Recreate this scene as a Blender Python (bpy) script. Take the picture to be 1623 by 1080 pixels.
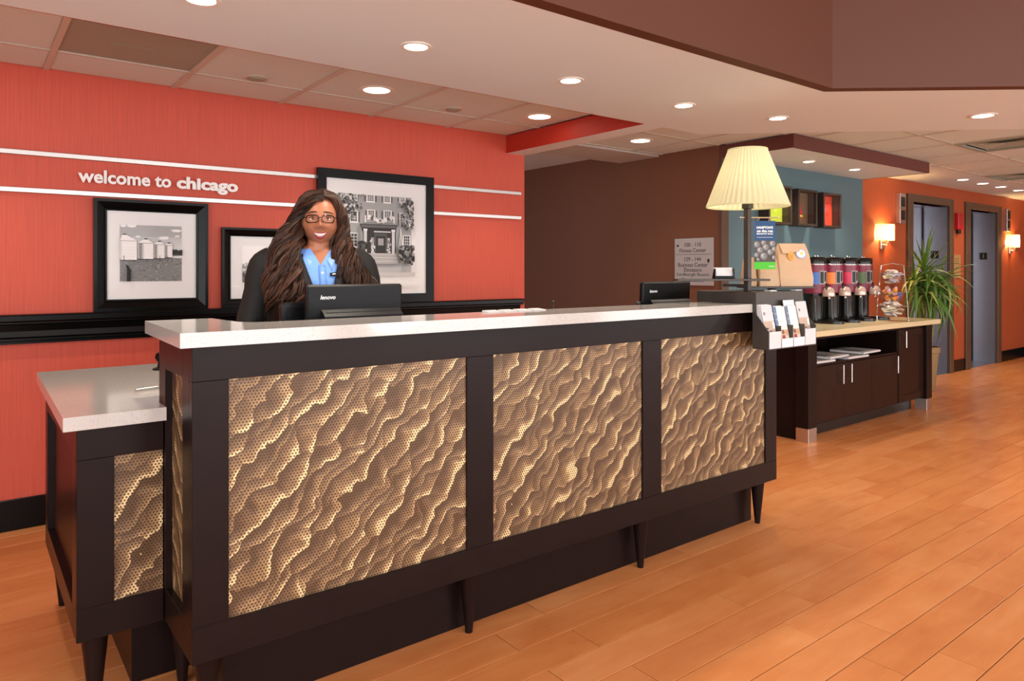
import bpy, bmesh, math, random
from mathutils import Vector, Matrix
random.seed(7)
PI = math.pi
for o in list(bpy.data.objects): bpy.data.objects.remove(o)
SC = bpy.context.scene
COL = SC.collection

# ------------------------------------------------------------------ camera, world, light, exposure
F_PX, HORIZON = 1125.5, 427.0
cam_d = bpy.data.cameras.new('camera'); cam = bpy.data.objects.new('camera', cam_d); COL.objects.link(cam)
cam_d.sensor_fit = 'HORIZONTAL'; cam_d.sensor_width = 36.0
cam_d.lens = 36.0 * F_PX / 1623.0
cam_d.shift_y = -(540.0 - HORIZON) / 1623.0
cam_d.clip_start = 0.05; cam_d.clip_end = 100
cam.location = (0, 0, 1.30)
cam.rotation_euler = (PI / 2, 0, math.radians(-37.752))
SC.camera = cam
SC.view_settings.view_transform = 'Standard'; SC.view_settings.look = 'None'
SC.view_settings.gamma = 1.0; SC.view_settings.use_curve_mapping = False
SC.view_settings.exposure = 0.28

W = bpy.data.worlds.new('world'); SC.world = W; W.use_nodes = True
W.node_tree.nodes['Background'].inputs[0].default_value = (0.85, 0.9, 1.0, 1)
W.node_tree.nodes['Background'].inputs[1].default_value = 0.6

def area(name, loc, rot, sx, sy, power, col=(1, 1, 1)):
    d = bpy.data.lights.new(name, 'AREA'); d.shape = 'RECTANGLE'; d.size = sx; d.size_y = sy
    d.energy = power; d.color = col
    o = bpy.data.objects.new(name, d); COL.objects.link(o); o.location = loc; o.rotation_euler = rot
    return o
# daylight lamps at unseen lobby windows; the rightmost is added to brighten that side
DAY = 85
for wx in (-1.0, 2.6, 6.2, 10.0):
    area('unseen_window_light', (wx, -4.9, 1.38), (PI / 2, 0, 0), 2.4, 2.6, DAY, (0.92, 0.965, 1.0))
# two added area lamps below the raised lobby ceiling, as soft fill
for lx, ly in ((0.2, -1.2), (3.4, -1.8)):
    area('lobby_fill_light', (lx, ly, 3.26), (0, 0, 0), 1.8, 1.8, 26, (1.0, 0.93, 0.84))
SPOT_W = 28.0
for wy in (-3.2, -0.4):
    area('unseen_window_light', (-2.5, wy, 1.38), (PI / 2, 0, -PI / 2), 2.2, 2.6, 60, (0.92, 0.965, 1.0))  # lamps added at made-up left windows, to brighten the left side

# ------------------------------------------------------------------ materials
def lin(c):
    return tuple(((v / 255) / 12.92 if v / 255 <= 0.04045 else ((v / 255 + 0.055) / 1.055) ** 2.4) for v in c[:3]) + (1,)
def newmat(name):
    m = bpy.data.materials.new(name); m.use_nodes = True
    nt = m.node_tree; return m, nt, nt.nodes['Principled BSDF']
def N(nt, t, **kw):
    n = nt.nodes.new(t)
    for k, v in kw.items():
        if k.startswith('i_'):
            n.inputs[k[2:].replace('_', ' ')].default_value = v
        else: setattr(n, k, v)
    return n
def L(nt, a, b): nt.links.new(a, b)
def pm(name, c, rough=0.5, metal=0.0, spec=0.5, noise=0.0, nscale=40, bump=0.0, coat=0.0, emit=None, estr=0):
    m, nt, b = newmat(name)
    b.inputs['Base Color'].default_value = lin(c)
    b.inputs['Roughness'].default_value = rough; b.inputs['Metallic'].default_value = metal
    b.inputs['Specular IOR Level'].default_value = spec
    b.inputs['Coat Weight'].default_value = coat
    if emit: b.inputs['Emission Color'].default_value = lin(emit); b.inputs['Emission Strength'].default_value = estr
    tc = N(nt, 'ShaderNodeTexCoord')
    nz = N(nt, 'ShaderNodeTexNoise', i_Scale=nscale, i_Detail=4.0)
    L(nt, tc.outputs['Object'], nz.inputs['Vector'])
    if noise > 0:
        mx = N(nt, 'ShaderNodeMix', data_type='RGBA')
        lo = tuple(v * (1 - noise) for v in lin(c)[:3]) + (1,); hi = tuple(min(1, v * (1 + noise)) for v in lin(c)[:3]) + (1,)
        mx.inputs[6].default_value = lo; mx.inputs[7].default_value = hi
        L(nt, nz.outputs['Fac'], mx.inputs[0]); L(nt, mx.outputs[2], b.inputs['Base Color'])
    if bump > 0:
        bp = N(nt, 'ShaderNodeBump', i_Strength=bump, i_Distance=0.002)
        L(nt, nz.outputs['Fac'], bp.inputs['Height']); L(nt, bp.outputs[0], b.inputs['Normal'])
    return m

def mat_fabric_wall(name, c, var=0.10):
    m, nt, b = newmat(name); tc = N(nt, 'ShaderNodeTexCoord')
    mp = N(nt, 'ShaderNodeMapping'); mp.inputs['Scale'].default_value = (160, 160, 3)
    L(nt, tc.outputs['Object'], mp.inputs[0])
    n1 = N(nt, 'ShaderNodeTexNoise', i_Scale=1.0, i_Detail=5.0); L(nt, mp.outputs[0], n1.inputs['Vector'])
    rp = N(nt, 'ShaderNodeMapRange'); rp.inputs['From Min'].default_value = 0.3; rp.inputs['From Max'].default_value = 0.7
    L(nt, n1.outputs['Fac'], rp.inputs[0])
    mx = N(nt, 'ShaderNodeMix', data_type='RGBA')
    l = lin(c); mx.inputs[6].default_value = tuple(v * (1 - var) for v in l[:3]) + (1,); mx.inputs[7].default_value = tuple(min(1, v * (1 + var)) for v in l[:3]) + (1,)
    L(nt, rp.outputs[0], mx.inputs[0]); L(nt, mx.outputs[2], b.inputs['Base Color'])
    b.inputs['Roughness'].default_value = 0.6
    bp = N(nt, 'ShaderNodeBump', i_Strength=0.15, i_Distance=0.002); L(nt, n1.outputs['Fac'], bp.inputs['Height']); L(nt, bp.outputs[0], b.inputs['Normal'])
    return m

def mat_plank():
    m, nt, b = newmat('maple_plank'); tc = N(nt, 'ShaderNodeTexCoord'); oi = N(nt, 'ShaderNodeObjectInfo'); ge = N(nt, 'ShaderNodeNewGeometry')
    add = N(nt, 'ShaderNodeMath', operation='ADD'); L(nt, oi.outputs['Random'], add.inputs[0]); L(nt, ge.outputs['Random Per Island'], add.inputs[1])
    fr = N(nt, 'ShaderNodeMath', operation='FRACT'); L(nt, add.outputs[0], fr.inputs[0])
    # grain: shifted per plank
    sh = N(nt, 'ShaderNodeMath', operation='MULTIPLY'); sh.inputs[1].default_value = 37.0; L(nt, fr.outputs[0], sh.inputs[0])
    cx = N(nt, 'ShaderNodeCombineXYZ'); L(nt, sh.outputs[0], cx.inputs[0]); L(nt, sh.outputs[0], cx.inputs[1])
    va = N(nt, 'ShaderNodeVectorMath', operation='ADD'); L(nt, ge.outputs['Position'], va.inputs[0]); L(nt, cx.outputs[0], va.inputs[1])
    mp = N(nt, 'ShaderNodeMapping'); mp.inputs['Scale'].default_value = (2.2, 13, 1); L(nt, va.outputs[0], mp.inputs[0])
    n1 = N(nt, 'ShaderNodeTexNoise', i_Scale=1.0, i_Detail=7.0, i_Roughness=0.6, i_Distortion=0.8); L(nt, mp.outputs[0], n1.inputs['Vector'])
    mp2 = N(nt, 'ShaderNodeMapping'); mp2.inputs['Scale'].default_value = (3, 5, 1); L(nt, va.outputs[0], mp2.inputs[0])
    n2 = N(nt, 'ShaderNodeTexNoise', i_Scale=1.0, i_Detail=2.0); L(nt, mp2.outputs[0], n2.inputs['Vector'])
    cr = N(nt, 'ShaderNodeValToRGB'); e = cr.color_ramp.elements
    e[0].position = 0.22; e[0].color = lin((188, 108, 56)); e[1].position = 0.78; e[1].color = lin((226, 156, 100))
    k = cr.color_ramp.elements.new(0.5); k.color = lin((210, 134, 78))
    mix = N(nt, 'ShaderNodeMath', operation='MULTIPLY_ADD'); L(nt, fr.outputs[0], mix.inputs[0]); mix.inputs[1].default_value = 0.19
    m2 = N(nt, 'ShaderNodeMath', operation='MULTIPLY_ADD'); L(nt, n1.outputs['Fac'], m2.inputs[0]); m2.inputs[1].default_value = 0.45
    m3 = N(nt, 'ShaderNodeMath', operation='MULTIPLY_ADD'); L(nt, n2.outputs['Fac'], m3.inputs[0]); m3.inputs[1].default_value = 0.35; m3.inputs[2].default_value = 0.01
    L(nt, m3.outputs[0], m2.inputs[2]); L(nt, m2.outputs[0], mix.inputs[2])
    L(nt, mix.outputs[0], cr.inputs[0]); L(nt, cr.outputs[0], b.inputs['Base Color'])
    b.inputs['Roughness'].default_value = 0.27; b.inputs['Specular IOR Level'].default_value = 0.45
    bp = N(nt, 'ShaderNodeBump', i_Strength=0.06, i_Distance=0.002); L(nt, n1.outputs['Fac'], bp.inputs['Height']); L(nt, bp.outputs[0], b.inputs['Normal'])
    return m

def mat_quartz(name, c, dark=0.25, rough=0.10, spec=0.6):
    m, nt, b = newmat(name); tc = N(nt, 'ShaderNodeTexCoord')
    v = N(nt, 'ShaderNodeTexVoronoi', i_Scale=260.0); L(nt, tc.outputs['Object'], v.inputs['Vector'])
    n1 = N(nt, 'ShaderNodeTexNoise', i_Scale=150.0, i_Detail=2.0); L(nt, tc.outputs['Object'], n1.inputs['Vector'])
    lt = N(nt, 'ShaderNodeMath', operation='LESS_THAN'); lt.inputs[1].default_value = 0.40; L(nt, n1.outputs['Fac'], lt.inputs[0])
    ml = N(nt, 'ShaderNodeMath', operation='MULTIPLY'); ml.inputs[1].default_value = dark; L(nt, lt.outputs[0], ml.inputs[0])
    mx = N(nt, 'ShaderNodeMix', data_type='RGBA'); mx.inputs[6].default_value = lin(c); mx.inputs[7].default_value = lin((150, 145, 140))
    L(nt, ml.outputs[0], mx.inputs[0])
    m2 = N(nt, 'ShaderNodeMix', data_type='RGBA', blend_type='MULTIPLY'); m2.inputs[0].default_value = 0.10
    L(nt, mx.outputs[2], m2.inputs[6]); L(nt, v.outputs['Color'], m2.inputs[7]); L(nt, m2.outputs[2], b.inputs['Base Color'])
    b.inputs['Roughness'].default_value = rough; b.inputs['Specular IOR Level'].default_value = spec
    return m

def mat_wood(name, c, rough=0.32):
    m, nt, b = newmat(name); tc = N(nt, 'ShaderNodeTexCoord')
    mp = N(nt, 'ShaderNodeMapping'); mp.inputs['Scale'].default_value = (12, 60, 12); L(nt, tc.outputs['Object'], mp.inputs[0])
    n1 = N(nt, 'ShaderNodeTexNoise', i_Scale=1.0, i_Detail=6.0); L(nt, mp.outputs[0], n1.inputs['Vector'])
    mx = N(nt, 'ShaderNodeMix', data_type='RGBA'); l = lin(c)
    mx.inputs[6].default_value = tuple(v * 0.75 for v in l[:3]) + (1,); mx.inputs[7].default_value = tuple(v * 1.25 for v in l[:3]) + (1,)
    L(nt, n1.outputs['Fac'], mx.inputs[0]); L(nt, mx.outputs[2], b.inputs['Base Color'])
    b.inputs['Roughness'].default_value = rough; b.inputs['Specular IOR Level'].default_value = 0.16
    return m

def mat_perforated():
    m, nt, b = newmat('perforated_brass'); tc = N(nt, 'ShaderNodeTexCoord')
    sp = N(nt, 'ShaderNodeSeparateXYZ'); L(nt, tc.outputs['Object'], sp.inputs[0])
    def mth(op, a, bb=None, c=None):
        n = N(nt, 'ShaderNodeMath', operation=op)
        for i, x in enumerate((a, bb, c)):
            if x is None: continue
            if isinstance(x, (int, float)): n.inputs[i].default_value = x
            else: L(nt, x, n.inputs[i])
        return n.outputs[0]
    P = 0.0098; Q = P * 0.866
    xx = mth('ADD', sp.outputs[0], sp.outputs[1])          # the holed sheet lies along x or along y
    row = mth('FLOOR', mth('DIVIDE', sp.outputs[2], Q))
    odd = mth('MULTIPLY', mth('MODULO', mth('ABSOLUTE', row), 2.0), 0.5)
    fx = mth('SUBTRACT', mth('FRACT', mth('ADD', mth('DIVIDE', xx, P), odd)), 0.5)
    fz = mth('MULTIPLY', mth('SUBTRACT', mth('FRACT', mth('DIVIDE', sp.outputs[2], Q)), 0.5), 0.866)
    d = mth('SQRT', mth('ADD', mth('MULTIPLY', fx, fx), mth('MULTIPLY', fz, fz)))
    hole = N(nt, 'ShaderNodeMapRange'); hole.inputs['From Min'].default_value = 0.24; hole.inputs['From Max'].default_value = 0.31
    L(nt, d, hole.inputs[0])
    # swirled sanding: overlapping crescent sweeps, each fading from dark to a bright crest
    uv = N(nt, 'ShaderNodeCombineXYZ'); L(nt, xx, uv.inputs[0]); L(nt, sp.outputs[2], uv.inputs[1])
    wn = N(nt, 'ShaderNodeTexNoise', noise_dimensions='2D', i_Scale=9.0, i_Detail=2.0); L(nt, uv.outputs[0], wn.inputs['Vector'])
    ws = N(nt, 'ShaderNodeVectorMath', operation='MULTIPLY_ADD'); L(nt, wn.outputs['Color'], ws.inputs[0]); ws.inputs[1].default_value = (.10, .10, 0); L(nt, uv.outputs[0], ws.inputs[2])
    mp = N(nt, 'ShaderNodeMapping'); mp.inputs['Rotation'].default_value = (0, 0, math.radians(-46)); L(nt, ws.outputs[0], mp.inputs[0])
    mp2 = N(nt, 'ShaderNodeMapping'); mp2.inputs['Scale'].default_value = (9.5, 23.0, 1); L(nt, mp.outputs[0], mp2.inputs[0])
    vo = N(nt, 'ShaderNodeTexVoronoi', voronoi_dimensions='2D', feature='F1', i_Scale=1.0); L(nt, mp2.outputs[0], vo.inputs['Vector'])
    df = N(nt, 'ShaderNodeVectorMath', operation='SUBTRACT'); L(nt, mp2.outputs[0], df.inputs[0]); L(nt, vo.outputs['Position'], df.inputs[1])
    sd = N(nt, 'ShaderNodeSeparateXYZ'); L(nt, df.outputs[0], sd.inputs[0])
    fine = N(nt, 'ShaderNodeTexNoise', noise_dimensions='2D', i_Scale=1.6, i_Detail=4.0); L(nt, mp2.outputs[0], fine.inputs['Vector'])
    g0 = mth('MULTIPLY_ADD', sd.outputs[1], -1.0, 0.42)
    g1 = mth('ADD', g0, mth('MULTIPLY_ADD', fine.outputs['Fac'], 0.5, -0.25))
    wv = N(nt, 'ShaderNodeClamp'); L(nt, g1, wv.inputs[0])
    cr = N(nt, 'ShaderNodeValToRGB'); e = cr.color_ramp.elements
    e[0].position = 0.05; e[0].color = lin((96, 72, 48)); e[1].position = 1.0; e[1].color = lin((236, 208, 156))
    for p_, c_ in ((0.35, (120, 92, 64)), (0.65, (146, 116, 80)), (0.85, (174, 142, 100))):
        k = cr.color_ramp.elements.new(p_); k.color = lin(c_)
    L(nt, wv.outputs[0], cr.inputs[0])
    mx = N(nt, 'ShaderNodeMix', data_type='RGBA'); mx.inputs[6].default_value = lin((52, 30, 18))
    L(nt, hole.outputs[0], mx.inputs[0]); L(nt, cr.outputs[0], mx.inputs[7]); L(nt, mx.outputs[2], b.inputs['Base Color'])
    mt = N(nt, 'ShaderNodeMath', operation='MULTIPLY'); mt.inputs[1].default_value = 0.3; L(nt, hole.outputs[0], mt.inputs[0]); L(nt, mt.outputs[0], b.inputs['Metallic'])
    b.inputs['Roughness'].default_value = 0.42
    bp = N(nt, 'ShaderNodeBump', i_Strength=0.18, i_Distance=0.01); L(nt, wv.outputs[0], bp.inputs['Height']); L(nt, bp.outputs[0], b.inputs['Normal'])
    return m

def mat_ink():
    m, nt, b = newmat('printed_ink'); a = N(nt, 'ShaderNodeAttribute', attribute_name='Col'); L(nt, a.outputs['Color'], b.inputs['Base Color'])
    b.inputs['Roughness'].default_value = 0.45; b.inputs['Specular IOR Level'].default_value = 0.35
    return m

def mat_glass(name, tint=(1, 1, 1), gloss=0.08):
    m = bpy.data.materials.new(name); m.use_nodes = True; nt = m.node_tree; nt.nodes.clear()
    out = N(nt, 'ShaderNodeOutputMaterial'); tr = N(nt, 'ShaderNodeBsdfTransparent'); tr.inputs[0].default_value = (*tint, 1)
    gl = N(nt, 'ShaderNodeBsdfGlossy', i_Roughness=0.03); lw = N(nt, 'ShaderNodeLayerWeight', i_Blend=0.5)
    pw = N(nt, 'ShaderNodeMath', operation='POWER'); pw.inputs[1].default_value = 4.0; L(nt, lw.outputs['Facing'], pw.inputs[0])
    ma = N(nt, 'ShaderNodeMath', operation='MULTIPLY_ADD'); ma.inputs[1].default_value = 0.6; ma.inputs[2].default_value = gloss * 0.5; L(nt, pw.outputs[0], ma.inputs[0])
    mx = N(nt, 'ShaderNodeMixShader'); L(nt, ma.outputs[0], mx.inputs[0]); L(nt, tr.outputs[0], mx.inputs[1]); L(nt, gl.outputs[0], mx.inputs[2]); L(nt, mx.outputs[0], out.inputs[0])
    return m

def mat_shade(name, c, e, s):
    m = bpy.data.materials.new(name); m.use_nodes = True; nt = m.node_tree; nt.nodes.clear()
    out = N(nt, 'ShaderNodeOutputMaterial'); df = N(nt, 'ShaderNodeBsdfDiffuse'); df.inputs[0].default_value = lin(c)
    tl = N(nt, 'ShaderNodeBsdfTranslucent'); tl.inputs[0].default_value = lin(c)
    mx = N(nt, 'ShaderNodeMixShader', ); mx.inputs[0].default_value = 0.5
    em = N(nt, 'ShaderNodeEmission'); em.inputs[0].default_value = lin(e); em.inputs[1].default_value = s
    ad = N(nt, 'ShaderNodeAddShader')
    L(nt, df.outputs[0], mx.inputs[1]); L(nt, tl.outputs[0], mx.inputs[2]); L(nt, mx.outputs[0], ad.inputs[0]); L(nt, em.outputs[0], ad.inputs[1]); L(nt, ad.outputs[0], out.inputs[0])
    return m

def mat_steel(name, c, rough=0.28, vert=True):
    m, nt, b = newmat(name); tc = N(nt, 'ShaderNodeTexCoord'); mp = N(nt, 'ShaderNodeMapping')
    mp.inputs['Scale'].default_value = (300, 300, 4) if vert else (4, 4, 300); L(nt, tc.outputs['Object'], mp.inputs[0])
    n1 = N(nt, 'ShaderNodeTexNoise', i_Scale=1.0, i_Detail=2.0); L(nt, mp.outputs[0], n1.inputs['Vector'])
    b.inputs['Base Color'].default_value = lin(c); b.inputs['Metallic'].default_value = 1.0
    mr = N(nt, 'ShaderNodeMapRange'); mr.inputs['To Min'].default_value = rough * 0.8; mr.inputs['To Max'].default_value = rough * 1.25
    L(nt, n1.outputs['Fac'], mr.inputs[0]); L(nt, mr.outputs[0], b.inputs['Roughness'])
    return m

M = dict(
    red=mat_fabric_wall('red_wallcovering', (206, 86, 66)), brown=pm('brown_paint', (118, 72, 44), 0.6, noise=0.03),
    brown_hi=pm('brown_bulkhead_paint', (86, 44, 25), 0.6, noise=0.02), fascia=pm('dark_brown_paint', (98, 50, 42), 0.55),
    redpaint=pm('red_paint', (186, 50, 34), 0.55), teal=pm('teal_paint', (86, 114, 122), 0.6, noise=0.03),
    orange=pm('orange_paint', (170, 78, 38), 0.6, noise=0.03), white=pm('ceiling_white', (224, 234, 240), 0.7, noise=0.01),
    tile=pm('ceiling_tile', (216, 224, 222), 0.85, noise=0.06, nscale=120, bump=0.4), tbar=pm('ceiling_grid', (204, 196, 184), 0.5),
    grille=pm('vent_grille', (158, 160, 146), 0.6, noise=0.08, nscale=6), black=pm('black_paint', (22, 20, 20), 0.35), trimblk=pm('black_lacquer', (9, 8, 8), 0.27, spec=0.18),
    plank=mat_plank(), joint=pm('plank_joint', (74, 48, 34), 0.7), lobby=pm('lobby_plaster', (226, 214, 196), 0.7, noise=0.02),
    quartz=mat_quartz('white_quartz', (200, 197, 193)), quartz2=mat_quartz('cream_quartz', (232, 212, 168), 0.05, 0.22, 0.35),
    wood=mat_wood('espresso_wood', (27, 16, 15)), wood2=mat_wood('espresso_wood_door', (40, 21, 15), 0.36), perf=mat_perforated(), ink=mat_ink(),
    steel=mat_steel('brushed_steel', (206, 202, 198), 0.3, False), lift=pm('lift_steel', (172, 174, 184), 0.26, 0.82), chrome=pm('chrome', (220, 220, 220), 0.12, 1.0),
    darkmetal=pm('dark_grey_metal', (70, 66, 62), 0.42, 0.25), boxwood=pm('box_wood', (50, 37, 30), 0.45), dome=pm('pale_dome', (214, 190, 178), 0.16, 0.35), frame_br=pm('brown_door_frame', (88, 64, 46), 0.42), trimlight=pm('light_trim', (236, 230, 220), 0.4),
    lens=pm('lit_lens', (255, 250, 238), 0.5, emit=(255, 246, 226), estr=9.0), lettering=pm('white_lettering', (252, 250, 248), 0.35), mat_board=pm('mat_board', (240, 240, 240), 0.8),
    plastic=pm('black_plastic', (13, 12, 14), 0.42, spec=0.25, noise=0.05, nscale=300), plastic2=pm('grey_black_plastic', (26, 26, 29), 0.36, spec=0.3), whitepaper=pm('white_paper', (216, 215, 217), 0.6),
    kraft=pm('kraft_paper', (204, 172, 138), 0.75, noise=0.10, nscale=14, bump=0.25), skin=None, glass=mat_glass('clear_glass', gloss=0.03), picglass=mat_glass('picture_glass', gloss=0.006), bowl=mat_glass('bowl_glass', (0.95, 0.96, 0.97), gloss=0.12),
    shade=mat_shade('pleated_shade', (238, 236, 202), (255, 250, 215), 0.05), sconce=mat_shade('sconce_glass', (222, 196, 152), (255, 220, 160), 0.35),
    signgrey=pm('sign_grey', (176, 172, 172), 0.4), signink=pm('sign_ink', (40, 38, 40), 0.5), burgundy=pm('burgundy_band', (132, 36, 66), 0.35), urnblack=pm('urn_black', (16, 15, 16), 0.18),
    leaf=pm('strap_leaf', (86, 128, 48), 0.45, noise=0.35, nscale=9), leaf2=pm('pale_leaf', (164, 184, 96), 0.45, noise=0.2, nscale=9), cane=pm('plant_cane', (150, 140, 84), 0.7, noise=0.2), pot=pm('plant_pot', (150, 124, 84), 0.5, noise=0.1),
    soil=pm('soil', (50, 36, 26), 0.9, noise=0.3), jacket=pm('black_suiting', (17, 16, 16), 0.75, noise=0.15, nscale=60, bump=0.1), shirt=pm('blue_shirt', (112, 160, 236), 0.65, noise=0.06, nscale=20),
    trousers=pm('black_trousers', (26, 25, 27), 0.8), shoe=pm('black_shoe', (18, 17, 17), 0.3), tooth=pm('teeth', (250, 246, 240), 0.25), lip=pm('lips', (178, 84, 80), 0.35),
    eyewhite=pm('eye_white', (236, 232, 228), 0.2), iris=pm('iris', (42, 26, 18), 0.15), brow=pm('eyebrow', (40, 24, 18), 0.7), specs=pm('glasses_frame', (20, 10, 8), 0.25),
    alarm=pm('alarm_red', (176, 20, 34), 0.4), bronze=pm('bronze_plate', (186, 150, 96), 0.4, 0.3), yellowy=pm('creamer_yellow', (244, 168, 40), 0.5),
)

# ------------------------------------------------------------------ mesh builder
class MB:
    def __init__(s): s.v = []; s.f = []; s.m = []; s.cur = 0
    def mat(s, i): s.cur = i; return s
    def add(s, vs, fs):
        o = len(s.v); s.v += [tuple(p) for p in vs]
        for f in fs: s.f.append(tuple(i + o for i in f)); s.m.append(s.cur)
        return s
    def box(s, x0, x1, y0, y1, z0, z1, ch=0.0):
        x0, x1 = min(x0, x1), max(x0, x1); y0, y1 = min(y0, y1), max(y0, y1); z0, z1 = min(z0, z1), max(z0, z1)
        ch = min(ch, (x1 - x0) * .45, (y1 - y0) * .45, (z1 - z0) * .45)
        if ch <= 0:
            return s.add([(x0, y0, z0), (x1, y0, z0), (x1, y1, z0), (x0, y1, z0), (x0, y0, z1), (x1, y0, z1), (x1, y1, z1), (x0, y1, z1)],
                         [(0, 3, 2, 1), (4, 5, 6, 7), (0, 1, 5, 4), (1, 2, 6, 5), (2, 3, 7, 6), (3, 0, 4, 7)])
        bm = bmesh.new(); r = bmesh.ops.create_cube(bm, size=1.0)
        for v in bm.verts: v.co = Vector(((x0 + x1) / 2 + v.co.x * (x1 - x0), (y0 + y1) / 2 + v.co.y * (y1 - y0), (z0 + z1) / 2 + v.co.z * (z1 - z0)))
        bmesh.ops.bevel(bm, geom=list(bm.edges), offset=ch, segments=1, affect='EDGES', profile=0.5)
        bm.verts.index_update(); vs = [tuple(v.co) for v in bm.verts]; fs = [tuple(v.index for v in f.verts) for f in bm.faces]; bm.free()
        return s.add(vs, fs)
    def prism(s, poly, axis, a0, a1):
        # poly: 2-D points; axis 'x': points are (y,z); 'y': (x,z); 'z': (x,y)
        n = len(poly)
        def P(p, a): return {'x': (a, p[0], p[1]), 'y': (p[0], a, p[1]), 'z': (p[0], p[1], a)}[axis]
        vs = [P(p, a0) for p in poly] + [P(p, a1) for p in poly]
        fs = [tuple(range(n))[::-1], tuple(range(n, 2 * n))] + [(i, (i + 1) % n, n + (i + 1) % n, n + i) for i in range(n)]
        return s.add(vs, fs)
    def lathe(s, prof, c=(0, 0, 0), n=24, cap=True, ripple=None):
        vs = []; fs = []
        for (r, z) in prof:
            for k in range(n):
                rr = r * (1 + (ripple[0] * (1 if k % 2 else -1) if ripple else 0))
                a = 2 * PI * k / n; vs.append((c[0] + rr * math.cos(a), c[1] + rr * math.sin(a), c[2] + z))
        for i in range(len(prof) - 1):
            for k in range(n): fs.append((i * n + k, i * n + (k + 1) % n, (i + 1) * n + (k + 1) % n, (i + 1) * n + k))
        if cap: fs.append(tuple(range(n))[::-1]); fs.append(tuple((len(prof) - 1) * n + k for k in range(n)))
        return s.add(vs, fs)
    def tube(s, pts, rad, n=8, cap=True, flat=1.0):
        pts = [Vector(p) for p in pts]; m = len(pts); vs = []; fs = []; up = Vector((0, 0, 1))
        prev = None
        for i, p in enumerate(pts):
            t = (pts[min(i + 1, m - 1)] - pts[max(i - 1, 0)]).normalized()
            if prev is None:
                a = t.cross(up)
                if a.length < 1e-3: a = t.cross(Vector((1, 0, 0)))
            else: a = prev - t * prev.dot(t)
            a.normalize(); prev = a; b = t.cross(a)
            r = rad[i] if isinstance(rad, (list, tuple)) else rad
            for k in range(n):
                g = 2 * PI * k / n; vs.append(p + a * (r * math.cos(g)) + b * (r * flat * math.sin(g)))
        for i in range(m - 1):
            for k in range(n): fs.append((i * n + k, i * n + (k + 1) % n, (i + 1) * n + (k + 1) % n, (i + 1) * n + k))
        if cap: fs.append(tuple(range(n))[::-1]); fs.append(tuple((m - 1) * n + k for k in range(n)))
        return s.add(vs, fs)
    def cyl(s, p0, p1, r, n=16): return s.tube([p0, p1], r, n)
    def ball(s, c, r, nu=16, nv=10):
        if not isinstance(r, (tuple, list)): r = (r, r, r)
        vs = [(c[0], c[1], c[2] + r[2])]; fs = []
        for i in range(1, nv):
            t = PI * i / nv
            for k in range(nu):
                a = 2 * PI * k / nu; vs.append((c[0] + r[0] * math.sin(t) * math.cos(a), c[1] + r[1] * math.sin(t) * math.sin(a), c[2] + r[2] * math.cos(t)))
        vs.append((c[0], c[1], c[2] - r[2]))
        for k in range(nu): fs.append((0, 1 + k, 1 + (k + 1) % nu))
        for i in range(nv - 2):
            for k in range(nu): fs.append((1 + i * nu + k, 1 + (i + 1) * nu + k, 1 + (i + 1) * nu + (k + 1) % nu, 1 + i * nu + (k + 1) % nu))
        for k in range(nu): fs.append((len(vs) - 1, 1 + (nv - 2) * nu + (k + 1) % nu, 1 + (nv - 2) * nu + k))
        return s.add(vs, fs)
    def frame_y(s, x0, x1, z0, z1, w, y0, y1, ch=0.002):
        # picture-frame of four mitred-looking bars in an x-z plane
        s.box(x0, x1, y0, y1, z1 - w, z1, ch); s.box(x0, x1, y0, y1, z0, z0 + w, ch)
        s.box(x0, x0 + w, y0, y1, z0 + w, z1 - w, ch); s.box(x1 - w, x1, y0, y1, z0 + w, z1 - w, ch)
        return s
    def move(s, d):
        s.v = [(p[0] + d[0], p[1] + d[1], p[2] + d[2]) for p in s.v]; return s
    def xf(s, mtx):
        s.v = [tuple(mtx @ Vector(p)) for p in s.v]; return s
    def mesh(s, name, mats, smooth=False, angle=None):
        me = bpy.data.meshes.new(name); me.from_pydata(s.v, [], s.f)
        for m in (mats if isinstance(mats, (list, tuple)) else [mats]): me.materials.append(m)
        for p, i in zip(me.polygons, s.m): p.material_index = i
        bm = bmesh.new(); bm.from_mesh(me); bmesh.ops.recalc_face_normals(bm, faces=bm.faces); bm.to_mesh(me); bm.free()
        if smooth:
            for p in me.polygons: p.use_smooth = True
            try: me.set_sharp_from_angle(angle=math.radians(angle or 40))
            except Exception: pass
        me.update(); return me
    def build(s, name, mats, parent=None, smooth=False, world=True, angle=None):
        if parent is not None and world:
            b = parent
            off = Vector((0, 0, 0))
            while b is not None: off += b.location; b = b.parent
            s.move(-off)
        o = bpy.data.objects.new(name, s.mesh(name, mats, smooth, angle)); COL.objects.link(o)
        if parent is not None: o.parent = parent
        return o

def tag(o, label, cat, group=None, kind=None):
    o['label'] = label; o['category'] = cat
    if group: o['group'] = group
    if kind: o['kind'] = kind
    return o
def thing(name, label, cat, loc=(0, 0, 0), rotz=0.0, group=None):
    o = bpy.data.objects.new(name, None); COL.objects.link(o); o.empty_display_size = 0.1
    o.location = loc; o.rotation_euler = (0, 0, rotz)
    return tag(o, label, cat, group)
def struct(name, mb, mats, parent=None, smooth=False):
    o = mb.build(name, mats, parent, smooth)
    if parent is None: o['kind'] = 'structure'
    return o
def dup(root, loc=None, label=None, rotz=None):
    r = root.copy(); COL.objects.link(r)
    if loc is not None: r.location = loc
    if rotz is not None: r.rotation_euler = (0, 0, rotz)
    if label: r['label'] = label
    for ch in list(root.children):
        c = ch.copy(); COL.objects.link(c); c.parent = r
        for g in list(ch.children):
            d = g.copy(); COL.objects.link(d); d.parent = c
    return r

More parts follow.
